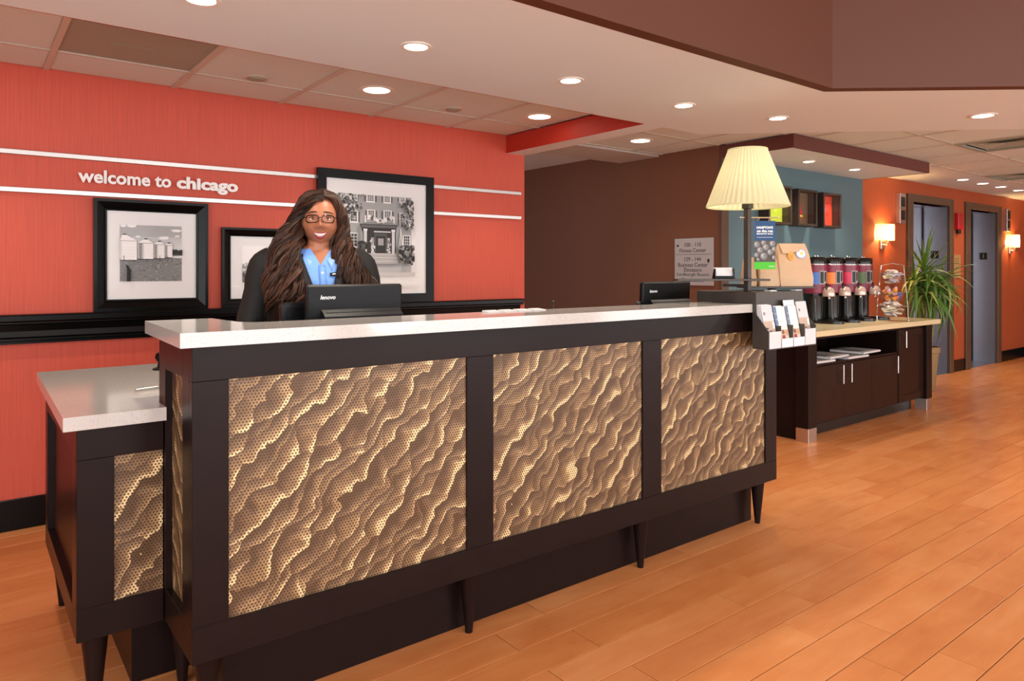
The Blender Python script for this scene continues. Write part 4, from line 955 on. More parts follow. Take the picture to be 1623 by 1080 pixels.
MB().box(9.96, 10.05, OY - .07, OY - .049, 1.86, 1.92, .006).build('strobe', M['bowl'], t)
MB().box(9.97, 10.04, OY - .04, OY, 1.752, 1.80, .004).build('pull_handle', M['black'], t)
t = thing('elevator_notice', 'beige notice plate on the orange wall between elevators', 'notice', (9.985, OY, 1.19))
MB().box(9.86, 10.11, OY - .008, OY, 1.19, 1.485, .002).build('plate', M['bronze'], t)
pol = []
for k in range(3): pol.append((rect(-.07, .09 - .03 * k, .07, .1 - .03 * k), (110, 84, 54)))
flat('print', t, (9.985, OY - .0085, 1.34), (1, 0, 0), (0, 0, 1), pol, .0002)

# ------------------------------------------------------------------ plant
pl = thing('potted_plant', 'tall potted plant with arching strap leaves by the first elevator', 'plant', (8.20, 3.33, 0))
MB().lathe([(.09, 0), (.10, .01), (.135, .40), (.147, .41), (.148, .47), (.136, .47), (.13, .43)], (0, 0, 0), 28).build('pot', M['pot'], pl, True, False)
MB().lathe([(.130, .425), (.131, .43), (.05, .445)], (0, 0, 0), 20).build('soil', M['soil'], pl, True, False)
heads = [(.0, .0, 1.30), (.15, -.10, 1.20), (-.14, .05, 1.18), (.03, .05, 1.10), (-.10, -.06, 1.06), (.13, -.02, 1.04)]
for (x, y, z) in heads:
    MB().tube(catmull([(x * .35, y * .35, .42), (x * .7 + .01, y * .6, z * .7), (x, y, z)], 10), .010, 8).build('cane', M['cane'], pl, True, False)
def leaf_mesh(droop, wd, nm, mat):
    v = []; f = []; n = 9
    for i in range(n + 1):
        u = i / n; x = u * (1 - .25 * droop * u); z = .55 * u * (1 - .3 * droop) - droop * u * u * .95
        hw = wd * min(1, u * 5 + .35) * (1 - u ** 2.2) + .0006
        v += [(x, -hw, z + hw * .35), (x, 0, z), (x, hw, z + hw * .35)]
    for i in range(n):
        a = i * 3; f += [(a, a + 3, a + 4, a + 1), (a + 1, a + 4, a + 5, a + 2)]
    return MB().add(v, f).mesh(nm, mat, True)
lms = [leaf_mesh(d_, w_, 'leaf', M[m_]) for d_, w_, m_ in ((.45, .044, 'leaf'), (.95, .050, 'leaf'), (1.3, .052, 'leaf'), (.15, .038, 'leaf'), (.9, .048, 'leaf2'), (1.15, .050, 'leaf2'))]
lr = random.Random(11)
for hi, (x, y, z) in enumerate(heads):
    nn_ = 52 if hi == 0 else 38
    for k in range(nn_):
        u = k / nn_; az = k * 2.39996 + lr.uniform(-.3, .3); el = 1.25 - 1.7 * u + lr.uniform(-.15, .15)
        if hi and el > .7: el *= .75
        mi = 3 if el > .9 else (lr.choice((0, 4, 0)) if el > .5 else lr.choice((1, 2, 1, 2, 4, 5)))
        o = bpy.data.objects.new('leaf', lms[mi]); COL.objects.link(o); o.parent = pl
        ln = lr.uniform(.36, .52) * (1.0 if hi == 0 else .90)
        wy_ = math.sin(az)
        if wy_ > .2: ln *= 1 - .45 * wy_                # shorter on the side of the wall
        if el > .9: ln *= .95
        o.location = (x, y, z - .10 * u); o.scale = (ln, ln * lr.uniform(.7, 1.0), ln)
        o.rotation_euler = (lr.uniform(-.3, .3), -(el - .45), az)

# ================================================================== PICTURES ON THE RED WALL
def picture(label, x0, x1, z0, z1, fw_, dep, ox, prof, px, pol, lean=0.0):
    t = thing('picture_frame', label, 'picture', ((x0 + x1) / 2, WALLY, z0), 0, 'framed photographs standing on the ledge')
    yb = WALLY - ox; yf = yb - dep
    for q, (a, b, horiz) in enumerate((((x0, x1), (z1 - fw_, z1), 1), ((x0, x1), (z0, z0 + fw_), 1), ((x0, x0 + fw_), (z0, z1), 0), ((x1 - fw_, x1), (z0, z1), 0))):
        # mitred moulding bar: profile across the bar (outer to inner)
        v = []; f = []
        pr = [(0, 0), (0, dep), (.25, dep), (.55, dep * .8), (.8, dep * .62), (.86, dep * .75), (1, dep * .70), (1, 0)] if prof else [(0, 0), (0, dep), (1, dep * .97), (1, 0)]
        for (s_, d_) in pr:
            o_ = s_ * fw_
            if q == 0: v += [(x0 + o_, yb - d_, z1 - o_), (x1 - o_, yb - d_, z1 - o_)]
            elif q == 1: v += [(x0 + o_, yb - d_, z0 + o_), (x1 - o_, yb - d_, z0 + o_)]
            elif q == 2: v += [(x0 + o_, yb - d_, z0 + o_), (x0 + o_, yb - d_, z1 - o_)]
            else: v += [(x1 - o_, yb - d_, z0 + o_), (x1 - o_, yb - d_, z1 - o_)]
        for i in range(len(pr)):
            j = (i + 1) % len(pr); f.append((2 * i, 2 * i + 1, 2 * j + 1, 2 * j))
        MB().add(v, f).build('frame_bar', M['trimblk'], t)
    MB().box(x0 + fw_ * .9, x1 - fw_ * .9, yb - dep * .45, yb - .001, z0 + fw_ * .9, z1 - fw_ * .9).build('mount', M['mat_board'], t)
    a0, a1, c0, c1 = px; W_, H_ = a1 - a0, c1 - c0
    flat('photograph', t, (a0, yb - dep * .45 - .0006, c0), (1, 0, 0), (0, 0, 1), [([(a * W_, b * H_) for a, b in pts], c) for pts, c in pol], .00006)
    MB().box(x0 + fw_ * .95, x1 - fw_ * .95, yb - dep * .58, yb - dep * .56, z0 + fw_ * .95, z1 - fw_ * .95).build('pane', M['picglass'], t)
    return t
R_ = random.Random(21)
def clip01(p): return [(min(1, max(0, a)), min(1, max(0, b))) for a, b in p]
def blob(x, y, r, g, n=7, sq=1.0): return (clip01([(x + r * math.cos(2 * PI * k / n) * R_.uniform(.6, 1.1), y + sq * r * math.sin(2 * PI * k / n) * R_.uniform(.6, 1.1)) for k in range(n)]), g)
# silos
S = []
for k in range(12): S.append((rect(0, .38 + .62 * k / 12, 1, .38 + .62 * (k + 1) / 12), 232 - 6 * k if k < 8 else 186 - 2 * k))
for x, y, r in ((.05, .98, .07), (.18, .985, .09), (.7, .78, .10), (.93, .82, .05), (.28, .80, .05), (.9, .92, .09)): S.append(blob(x, y, r, 242, 12, .35))
S.append((rect(0, 0, 1, .42), 128))
for k in range(220): S.append(blob(R_.random(), R_.uniform(0, .40), R_.uniform(.008, .03), R_.choice((92, 108, 120, 140, 156, 170)), 5, .4))
for k in range(14): x = .82 + .19 * R_.random(); S.append(blob(x, .50 + .05 * R_.random(), .045, R_.choice((24, 30, 40)), 7))
S.append((rect(.8, .465, 1, .49), 70))
for (a, b, top, bot) in ((-.14, .26, .72, .38), (.27, .52, .685, .40), (.525, .70, .665, .415), (.705, .83, .65, .43)):
    n = 12
    for k in range(n):
        u = (k + .5) / n; g = int(232 - 120 * max(0, 1 - abs(u - .18) / .24) if u < .5 else 236 + 10 * (u > .6))
        x0_, x1_ = a + (b - a) * k / n, a + (b - a) * (k + 1) / n
        if x1_ > 0: S.append((clip01(rect(x0_, bot, x1_, top)), min(246, g)))
    m = (a + b) / 2; h = (b - a) * .25
    S.append((clip01([(a - .005, top), (b + .005, top), (m + .03, top + h), (m - .03, top + h)]), 236)); S.append((clip01(rect(a, top - .01, b, top)), 150))
    S.append((clip01(rect(m - .02, top + h, m + .03, top + h + .02)), 60))
    S.append((clip01(rect(a, bot - .012, b, bot)), 60))
    for q in range(5): S.append((clip01(rect(a, bot + (top - bot) * (q + 1) / 6, b, bot + (top - bot) * (q + 1) / 6 + .003)), 200))
S.append(([(.10, 0), (.16, 0), (.165, .20), (.12, .28), (.085, .30), (.105, .2)], 26))
for x in (.05, .62, .75): S.append((rect(x, .36, x + .008, .46), 50))
picture('black framed photograph of four silos, left end of the ledge', .545, 1.114, 1.0765, 1.675, .062, .038, .003, True, (.668, .977, 1.234, 1.540), S)
# water tank
T = [(rect(0, 0, 1, 1), 232), (rect(0, 0, 1, .22), 120), (rect(0, .22, 1, .5), 150)]
for k in range(90): T.append(blob(R_.random(), R_.uniform(.2, .52), R_.uniform(.02, .06), R_.choice((60, 80, 110, 140, 190, 210)), 6))
for k in range(60): T.append(blob(R_.random(), R_.uniform(0, .25), R_.uniform(.02, .06), R_.choice((70, 90, 110, 130)), 6, .4))
T += [(circ(.62, .80, .30, 24, .20), 190), (circ(.62, .74, .28, 24, .12), 110), (circ(.55, .86, .2, 20, .1), 222)]
for x in (.4, .62, .84): T.append((rect(x - .012, .3, x + .012, .7), 40))
picture('black framed photograph of a water tower, half hidden by the receptionist', 1.193, 1.735, 1.0765, 1.545, .050, .032, .003, True, (1.311, 1.62, 1.222, 1.44), T)
# house
Hh = [(rect(0, 0, 1, 1), 158), (rect(0, 0, 1, .165), 178), (rect(0, .12, 1, .165), 168)]
for k in range(40): Hh.append((rect(0, .17 + k * .0208, 1, .172 + k * .0208), 150))
def win(x0, y0, x1, y1, sh=True):
    w_ = x1 - x0
    if sh: Hh.append((rect(x0 - w_ * .55, y0 - .01, x0 - .012, y1), 92)); Hh.append((rect(x1 + .012, y0 - .01, x1 + w_ * .55, y1), 92))
    Hh.append((rect(x0 - .018, y0 - .022, x1 + .018, y1 + .012), 214)); Hh.append((rect(x0, y0, x1, y1), 64))
    for q in (1, 2): Hh.append((rect(x0 + w_ * q / 3 - .003, y0, x0 + w_ * q / 3 + .003, y1), 205))
    for q in (1, 2, 3): yy = y0 + (y1 - y0) * q / 4; Hh.append((rect(x0, yy - .003, x1, yy + .003), 205))
for (a, b, c, d_) in ((.39, .93, .47, .995), (.62, .93, .69, .995), (.19, .94, .24, .995), (.84, .95, .90, .995), (.40, .72, .475, .81), (.62, .72, .70, .81), (.17, .67, .245, .79), (.84, .66, .90, .79)): win(a, b, c, d_)
for (a, b, c, d_) in ((.13, .37, .245, .52), (.885, .37, .965, .51)): win(a, b, c, d_, False)
Hh += [(rect(.33, .655, .76, .665), 120), (rect(.345, .66, .365, .75), 215), (rect(.735, .66, .755, .75), 215)]
for k in range(9):
    u = k / 8; Hh.append(blob(.41 + .30 * u, .66 + .065 * abs(u - .5) * 2 + .01, .032, (216, 88, 200)[k % 3], 8))
Hh += [(circ(.555, .69, .03, 14), 205), (circ(.555, .69, .018, 12), 110)]
Hh += [(rect(.285, .625, .80, .645), 70), (rect(.30, .60, .785, .627), 96), (rect(.31, .56, .775, .602), 40), (rect(.33, .27, .77, .57), 46)]
for x in (.355, .735): Hh += [(rect(x - .02, .24, x + .02, .575), 196), (rect(x - .026, .56, x + .026, .585), 214), (rect(x - .026, .235, x + .026, .26), 206)]
Hh += [(rect(.47, .545, .70, .56), 200), (rect(.475, .285, .645, .53), 76), (rect(.495, .29, .625, .50), 46), (rect(.525, .385, .60, .47), 150), (rect(.43, .29, .47, .48), 150), (rect(.65, .29, .69, .48), 150)]
for k in range(50): x = R_.choice((.45, .67)) + R_.uniform(-.025, .025); Hh.append(blob(x, R_.uniform(.29, .47), .014, R_.choice((70, 120, 190, 220)), 6))
for k in range(6): Hh += [(rect(.33 - .008 * k, .285 - .022 * (k + 1), .77 + .008 * k, .285 - .022 * k), 176 if k % 2 else 190), (rect(.33 - .008 * k, .285 - .022 * (k + 1), .77 + .008 * k, .285 - .022 * (k + 1) + .005), 110)]
for k in range(5): Hh.append(([(.80 + .012 * k, .35 + .01 * k), (.815 + .012 * k, .35 + .01 * k), (.845 - .002 * k, .60), (.835 - .002 * k, .60)], (220, 84)[k % 2]))
Hh.append(([(.24, .37), (.30, .34), (.275, .62), (.26, .62)], 130))
for k in range(240): Hh.append(blob(.13 * abs(R_.gauss(0, 1)) * .8, R_.uniform(.70, 1.0), R_.uniform(.010, .024), R_.choice((50, 70, 96, 130, 170, 196)), 6))
for k in range(150): Hh.append(blob(1 - .075 * abs(R_.gauss(0, 1)), R_.uniform(.58, .96), R_.uniform(.010, .024), R_.choice((50, 70, 96, 130, 170, 196)), 6))
for k in range(170): Hh.append(blob(R_.uniform(.79, 1.0), R_.uniform(.16, .37) , R_.uniform(.012, .03), R_.choice((26, 36, 50, 70, 120, 150)), 6))
for k in range(60): Hh.append(blob(R_.uniform(.24, .34), R_.uniform(.22, .42), R_.uniform(.012, .03), R_.choice((26, 36, 50, 80)), 6))
Hh.append((rect(0, .0, 1, .05), 186))
picture('large black framed photograph of a brick house behind the receptionist', 1.766, 2.615, 1.0765, 1.942, .058, .026, .0235, False, (1.901, 2.441, 1.252, 1.790), Hh)

# lettering on the wall
wl = thing('wall_lettering', 'white raised letters reading welcome to chicago on red wall', 'lettering', (.877, WALLY, 1.757))
def word(s, x0, x1, base, xh, bold):
    # letters placed by the running length of the word, each its own part
    full = text_raw(s, 0, bold); mx = [v.co.x for v in full.vertices]; a, b = min(mx), max(mx); sc = (x1 - x0) / (b - a)
    ox = text_raw('x', 0, bold); oy = [v.co.y for v in ox.vertices]; sz = xh / (max(oy) - min(oy))
    for i, ch in enumerate(s):
        if ch == ' ': continue
        pre = max(v.co.x for v in text_raw(s[:i + 1], 0, bold).vertices)
        me = text_raw(ch, .01, bold); cm = max(v.co.x for v in me.vertices)
        for v in me.vertices:
            c = v.co; v.co = Vector((x0 + (c.x + pre - cm - a) * sc - .877, -.016 + (-.010 if c.z > 0 else .0), base + c.y * sz - 1.757))
        me.materials.clear(); me.materials.append(M['lettering'])
        o = bpy.data.objects.new('letter', me); COL.objects.link(o); o.parent = wl
word('welcome to', .476, .922, 1.757, .0475, .028)
word('chicago', .950, 1.285, 1.757, .0475, .042)

# ================================================================== LIGHT FITTINGS, VENTS
def downlight(label, x, y, z, r, watts, group, col=(1, .88, .72), spread=112, lens=True):
    t = thing('downlight', label, 'downlight', (x, y, z), 0, group)
    MB().lathe([(r * .86, -.0005), (r * .88, -.005), (r * 1.15, -.0045), (r * 1.18, -.0005)], (0, 0, 0), 28, cap=False).build('trim_ring', M['trimlight'], t, True, False)
    MB().lathe([(r * .88, -.003), (r * .86, -.0035), (.001, -.0036)], (0, 0, 0), 24).build('lens', M['lens'], t, True, False)
    d = bpy.data.lights.new('downlight_lamp', 'SPOT'); d.energy = watts; d.color = col; d.spot_size = math.radians(spread); d.spot_blend = .7; d.shadow_soft_size = .05
    o = bpy.data.objects.new('downlight_lamp', d); COL.objects.link(o); o.parent = t; o.location = (0, 0, -.012)
    return t
g1 = 'recessed downlights in the white soffit'
for k, (x, lb) in enumerate(((.619, 'first of the row, above the counter end'), (1.426, 'second of the row, above the first brass panel'), (2.256, 'third of the row, above the middle brass panel'), (3.083, 'fourth of the row, above the lamp'))):
    downlight('round downlight in the white soffit, ' + lb, x, 2.465, SOF, .053, SPOT_W, g1)
downlight('round downlight in the white soffit near its slanting far edge', 3.778, 2.335, SOF, .053, SPOT_W, g1)
downlight('round downlight in the slanting soffit, below the brown bulkhead end', 4.651, 1.574, SOF, .062, SPOT_W, g1)
downlight('round downlight in the soffit outside the frame', 5.7, .6, SOF, .062, SPOT_W, g1)
g2 = 'recessed downlights in the tiled ceiling'
downlight('round downlight in a ceiling tile above the water tower picture', 1.867, 3.67, CEIL + .006, .085, SPOT_W * 1.2, g2)
downlight('round downlight in a ceiling tile beside the red cross beam', 3.053, 3.643, CEIL + .006, .085, SPOT_W * 1.2, g2)
downlight('round downlight in the side hall ceiling by the brown wall', 4.258, 3.834, CEIL + .006, .085, SPOT_W * .7, g2)
downlight('round downlight in a ceiling tile left of the frame', .03, 3.65, CEIL + .006, .085, SPOT_W * 1.0, g2)
g3 = 'recessed downlights in the alcove canopy'
downlight('round downlight in the alcove canopy, nearer the lamp shade', 5.698, 3.235, 2.219, .05, SPOT_W * 1.3, g3)
downlight('round downlight in the alcove canopy, nearer the orange wall', 6.489, 3.235, 2.219, .05, SPOT_W * 1.3, g3)
g4 = 'recessed downlights before the elevators'
for k, x in enumerate((8.981, 9.567, 10.142, 10.756)):
    downlight(['first', 'second', 'third', 'fourth'][k] + ' downlight of the row before the elevators, counted from the alcove', x, 3.24, CEIL + .002, .062, SPOT_W * .9, g4)
for k, (x, y) in enumerate(((1.243, 3.831), (2.473, 3.807))):
    t = thing('ceiling_speaker', ['flat round disc in ceiling tile above the silo picture', 'flat round disc in ceiling tile between the two tile downlights'][k], 'sprinkler', (x, y, CEIL + .006), 0, 'round discs in the tiled ceiling')
    MB().lathe([(.062, -.0005), (.062, -.006), (.05, -.008), (.046, -.004)], (0, 0, 0), 26).build('rim', M['tbar'], t, True, False)
    MB().lathe([(.044, -.005), (.042, -.012), (.03, -.014)], (0, 0, 0), 22).build('cover', M['grille'], t, True, False)
t = thing('return_vent', 'perforated beige return air grille in the tiled ceiling', 'vent', (.64, 3.633, CEIL))
MB().box(.351, .929, 3.347, 3.922, CEIL + .008, CEIL + .014).build('plate', M['grille'], t)
hv = MB()
for i in range(50):
    for j in range(5): hv.box(.40 + i * .0098, .4045 + i * .0098, 3.352 + j * .0098, 3.3565 + j * .0098, CEIL + .0072, CEIL + .0082)
hv.build('holes', M['black'], t)['kind'] = 'stuff'
MB().box(.53, .72, 3.65, 3.72, CEIL + .006, CEIL + .0085, .001).build('damper_plate', M['grille'], t)
for k, (x, y) in enumerate(VENTS):
    t = thing('supply_vent', ['louvred square ceiling vent nearest the slanting soffit', 'louvred square ceiling vent nearest the elevator lights'][k], 'vent', (x + .302, y + .302, CEIL), 0, 'ceiling vents in the tiled ceiling')
    MB().frame_y(-.29, .29, -.29, .29, .03, -.004, .010, .001).xf(Matrix.Rotation(-PI / 2, 4, 'X')).build('vent_frame', M['grille'], t, False, False)
    MB().box(-.26, .26, -.26, .26, .03, .036).build('backing', M['black'], t, False, False)
    for q, r in enumerate((.23, .175, .12, .065)):
        v = []
        for (rr_, z) in ((r, .0), (r - .045, .024)):
            v += [(-rr_, -rr_, z), (rr_, -rr_, z), (rr_, rr_, z), (-rr_, rr_, z)]
        MB().add(v, [(k_, (k_ + 1) % 4, 4 + (k_ + 1) % 4, 4 + k_) for k_ in range(4)]).build('louvre', M['grille'], t, False, False)
# glowing globes added behind and beside the camera to brighten the ceilings
gm_ = pm('fill_globe_glow', (255, 252, 246), .4, emit=(255, 248, 238), estr=13)
for (x, y, lb) in ((-1.5, .1, 'added fill light globe in the lobby, at the left'), (2.9, -1.5, 'added fill light globe in the middle of the lobby'), (6.9, -.2, 'added fill light globe in the lobby under the slanting soffit'), (10.2, -.6, 'added fill light globe in the lobby opposite the elevators')):
    t = thing('fill_globe', lb, 'fill light', (x, y, 0), 0, 'added fill globes in the lobby')
    MB().lathe([(.13, 0), (.13, .02), (.02, .03), (.012, .05), (.012, .74), (.05, .76)], (0, 0, 0), 24).build('stand', M['darkmetal'], t, True, False)
    MB().ball((0, 0, .93), .19, 20, 12).build('globe', gm_, t, True, False)
#PERSON
# ================================================================== RECEPTIONIST
pr = thing('person', 'smiling woman with long wavy hair, glasses and black jacket behind the counter', 'person', (1.19, 2.87, 0), math.radians(-22.5))
skin_m, nt, b = newmat('skin')
b.inputs['Base Color'].default_value = lin((168, 104, 74)); b.inputs['Roughness'].default_value = 0.42
b.inputs['Subsurface Weight'].default_value = 0.08; b.inputs['Subsurface Radius'].default_value = (.02, .008, .004)
tc = N(nt, 'ShaderNodeTexCoord'); nz = N(nt, 'ShaderNodeTexNoise', i_Scale=14.0, i_Detail=3.0); L(nt, tc.outputs['Object'], nz.inputs['Vector'])
mx = N(nt, 'ShaderNodeMix', data_type='RGBA'); mx.inputs[6].default_value = lin((160, 98, 70)); mx.inputs[7].default_value = lin((186, 122, 90)); L(nt, nz.outputs['Fac'], mx.inputs[0]); L(nt, mx.outputs[2], b.inputs['Base Color'])
HC = Vector((0.006, 0.0, 1.512))                          # head centre
HRX, HRY, HRZ = 0.083, 0.096, 0.110
def G(x, s): return math.exp(-(x / s) ** 2)
def head_pt(dx, dy, dz):
    low = max(0, -dz); up = max(0, dz)
    sx = 1 - 0.13 * low ** 2.0 - 0.06 * up ** 3
    x, y, z = HRX * dx * sx, HRY * dy * (1 - .08 * low ** 2), HRZ * dz
    if dy < 0.25:
        f = min(1, (0.25 - dy) / .5)
        p = 0
        p += .019 * G(x, .0105) * G(z + .034, .0125) + .010 * G(x, .008) * G(z + .014, .020)
        p += .010 * (G(x - .015, .008) + G(x + .015, .008)) * G(z + .037, .009)
        p -= .0085 * (G(x - .030, .014) + G(x + .030, .014)) * G(z + .003, .012)
        p += .004 * (G(x - .03, .02) + G(x + .03, .02)) * G(z - .018, .010)
        p += .0065 * (G(x - .043, .02) + G(x + .043, .02)) * G(z + .042, .020)
        p += .006 * G(x, .026) * G(z + .071, .016) + .006 * G(x, .018) * G(z + .098, .014)
        p -= .004 * G(x, .02) * G(z + .087, .006)
        y -= p * f
    return Vector((x, y, z))
def face_y(x, z):
    # y of the face surface over local (x, z), by a short search
    dz = max(-.98, min(.98, z / HRZ)); low = max(0, -dz); sx = 1 - .13 * low ** 2.0
    rem = 1 - dz * dz - (x / (HRX * sx)) ** 2
    dy = -math.sqrt(max(.01, rem))
    return head_pt(x / (HRX * sx), dy, dz).y
hv_, hf_ = [], []
NU, NV = 72, 56
for i in range(NV + 1):
    t = PI * i / NV
    for k in range(NU):
        a = 2 * PI * k / NU; hv_.append(HC + head_pt(math.sin(t) * math.sin(a), -math.sin(t) * math.cos(a), math.cos(t)))
for i in range(NV):
    for k in range(NU): hf_.append((i * NU + k, i * NU + (k + 1) % NU, (i + 1) * NU + (k + 1) % NU, (i + 1) * NU + k))
body = MB().add(hv_, hf_)
def ell_loft(secs, n=28, sup=2.0):
    v = []; f = []
    for (z, rx, ry, cx, cy) in secs:
        for k in range(n):
            a = 2 * PI * k / n; c, s = math.cos(a), math.sin(a)
            v.append((cx + rx * math.copysign(abs(c) ** (2 / sup), c), cy + ry * math.copysign(abs(s) ** (2 / sup), s), z))
    for i in range(len(secs) - 1):
        for k in range(n): f.append((i * n + k, i * n + (k + 1) % n, (i + 1) * n + (k + 1) % n, (i + 1) * n + k))
    f.append(tuple(range(n))[::-1]); f.append(tuple((len(secs) - 1) * n + k for k in range(n)))
    return MB().add(v, f)
def joinmb(a, b_): a.add(b_.v, b_.f); return a
BXC = -.02
torso_secs = [(.80, .20, .145, BXC, .01), (.90, .205, .15, BXC, .01), (1.0, .19, .14, BXC, .005), (1.08, .180, .135, BXC, 0), (1.17, .19, .145, BXC, -.005), (1.25, .198, .142, BXC, -.002), (1.31, .205, .12, BXC, .01), (1.345, .20, .100, BXC, .018), (1.368, .175, .084, BXC, .022), (1.385, .115, .070, BXC * .7, .022), (1.398, .075, .060, BXC * .4, .02)]
inner = [(z, rx - .014, ry - .014, cx, cy) for (z, rx, ry, cx, cy) in torso_secs]
joinmb(body, ell_loft(inner))
joinmb(body, ell_loft([(1.34, .062, .058, 0, .018), (1.38, .054, .052, 0, .014), (1.42, .050, .052, .002, .012), (1.46, .052, .056, .004, .012)]))
shR, elR, wrR = (-.205, .015, 1.325), (-.268, -.01, 1.055), (-.13, -.20, .985)
shL, elL, wrL = (.165, .015, 1.325), (.235, -.01, 1.055), (.10, -.20, .985)
for sh, el, wr, s in ((shR, elR, wrR, 1), (shL, elL, wrL, -1)):
    body.tube(catmull([sh, el, wr], 14), [.040 - .0016 * k for k in range(15)], 14)
    d = (Vector(wr) - Vector(el)).normalized(); w0 = Vector(wr)
    pc = w0 + d * .045
    palm = MB().ball((0, 0, 0), (.038, .048, .015), 16, 10).xf(Matrix.Translation(pc) @ Matrix.Rotation(.25, 4, 'X') @ Matrix.Rotation(0, 4, 'Z')); joinmb(body, palm)
    side = Vector((1, 0, 0))
    for q, (o_, ln) in enumerate(((-.027, .060), (-.009, .072), (.010, .068), (.028, .054))):
        bx = pc + side * o_ + Vector((0, -.035, .004))
        body.tube([bx, bx + Vector((0, -ln * .45, .006)), bx + Vector((0, -ln * .8, -.008)), bx + Vector((0, -ln, -.026))], [.0088, .0085, .0078, .0062], 8)
    tb_ = pc + side * (s * .034) + Vector((0, .010, -.004))
    body.tube([tb_ - side * (s * .012), tb_ + side * (s * .012) + Vector((0, -.022, -.006)), tb_ + side * (s * .014) + Vector((0, -.050, -.014))], [.011, .0095, .007], 8)
for s in (-1, 1):
    cx = BXC + s * .092
    joinmb(body, ell_loft([(.06, .034, .038, cx, .02), (.12, .036, .040, cx, .02), (.32, .052, .056, cx, .03), (.46, .052, .056, cx, .012), (.62, .072, .076, cx, .01), (.84, .085, .09, cx, .01)]))
    body.ball((cx, -.04, .035), (.036, .10, .032), 16, 10)
def remesh(mb, name, mat, vox, smooth_it=4):
    o = mb.build(name, mat, None)
    md = o.modifiers.new('r', 'REMESH'); md.mode = 'VOXEL'; md.voxel_size = vox
    sm = o.modifiers.new('s', 'SMOOTH'); sm.iterations = smooth_it; sm.factor = .5
    dg = bpy.context.evaluated_depsgraph_get(); dg.update()
    me = bpy.data.meshes.new_from_object(o.evaluated_get(dg)); old = o.data
    o.modifiers.clear(); o.data = me; bpy.data.meshes.remove(old); me.name = name
    me.materials.clear(); me.materials.append(mat)
    for p in me.polygons: p.use_smooth = True
    return o
bo = remesh(body, 'body', skin_m, .0035, 3); bo.parent = pr
# trousers and shoes
tz = MB()
for s in (-1, 1):
    cx = BXC + s * .092
    joinmb(tz, ell_loft([(.085, .062, .066, cx, .02), (.30, .072, .074, cx, .03), (.46, .076, .078, cx, .015), (.64, .092, .096, cx, .012), (.86, .102, .115, cx, .01)]))
joinmb(tz, ell_loft([(.78, .198, .145, BXC, .01), (.92, .20, .146, BXC, .01), (1.02, .180, .130, BXC, .005)]))
o = remesh(tz, 'trousers', M['trousers'], .010, 4); o.parent = pr
for s in (-1, 1):
    cx = BXC + s * .092
    MB().ball((cx, -.045, .042), (.044, .115, .042), 18, 12).box(cx - .035, cx + .035, .01, .065, 0, .03, .006).build('shoe', M['shoe'], pr, True, False)
# shirt
shsecs = []
for i in range(2, len(torso_secs) - 2):
    for q in range(5):
        u = q / 5; shsecs.append(tuple(torso_secs[i][c] * (1 - u) + torso_secs[i + 1][c] * u for c in range(5)))
shsecs.append(torso_secs[-2]); v = []; f = []; NS = 80
for (z, rx, ry, cx, cy) in shsecs:
    rx -= .006; ry -= .006; hw = max(.0004, (z - 1.318) / .067 * .040); c0 = .008
    a0 = -PI / 2 + math.asin(max(-.95, min(.95, (c0 - hw - cx) / rx))); a1 = -PI / 2 + math.asin(max(-.95, min(.95, (c0 + hw - cx) / rx))) - 2 * PI
    for k in range(NS): aa = a0 + (a1 - a0) * k / (NS - 1); v.append((cx + rx * math.cos(aa), cy + ry * math.sin(aa), z))
for i in range(len(shsecs) - 1):
    for k in range(NS - 1): f.append((i * NS + k, i * NS + k + 1, (i + 1) * NS + k + 1, (i + 1) * NS + k))
o = MB().add(v, f).build('shirt', M['shirt'], pr, True, False, 60)
shirt_o = o
collar_m = pm('shirt_collar_lightened', (140, 182, 246), .6)  # lighter copy of the shirt blue, standing in for shading on the collar
def torso_front(x, z, off):
    # front surface point of the torso at local x, height z, pushed out by off
    for i in range(len(torso_secs) - 1):
        if torso_secs[i][0] <= z <= torso_secs[i + 1][0]:
            u = (z - torso_secs[i][0]) / (torso_secs[i + 1][0] - torso_secs[i][0]); a, c = torso_secs[i], torso_secs[i + 1]
            rx, ry, cx, cy = (a[q] * (1 - u) + c[q] * u for q in (1, 2, 3, 4)); break
    else: rx, ry, cx, cy = torso_secs[-1][1:]
    q = max(-.97, min(.97, (x - cx) / rx))
    return Vector((x, cy - ry * math.sqrt(1 - q * q) - off, z))
# jacket: torso shell open in a V, sleeves
NJ = 96; secs = []
js = torso_secs[:-1]; fine = []
for i in range(len(js) - 1):
    for q in range(5):
        u = q / 5; fine.append(tuple(js[i][c] * (1 - u) + js[i + 1][c] * u for c in range(5)))
fine.append(js[-1])
def vhalf(z): return 0 if z < 1.10 else (z - 1.10) / .285 * .078 + .004
VC = .028
v = []; f = []
def vedge(z, s_): return VC * (1.385 - z) / .285 + .004 + s_ * vhalf(z)
for (z, rx, ry, cx, cy) in fine:
    # from her right lapel edge round the back to her left lapel edge
    an = []
    for s_ in (-1, 1):
        q = max(-.96, min(.96, (vedge(z, s_) - cx) / (rx + .004))); an.append(-PI / 2 + math.asin(q))
    a0, a1 = an[0], an[1] - 2 * PI
    for k in range(NJ):
        a = a0 + (a1 - a0) * k / (NJ - 1); v.append((cx + (rx + .004) * math.cos(a), cy + (ry + .004) * math.sin(a), z))
for i in range(len(fine) - 1):
    for k in range(NJ - 1): f.append((i * NJ + k, i * NJ + k + 1, (i + 1) * NJ + k + 1, (i + 1) * NJ + k))
jk = MB().add(v, f)
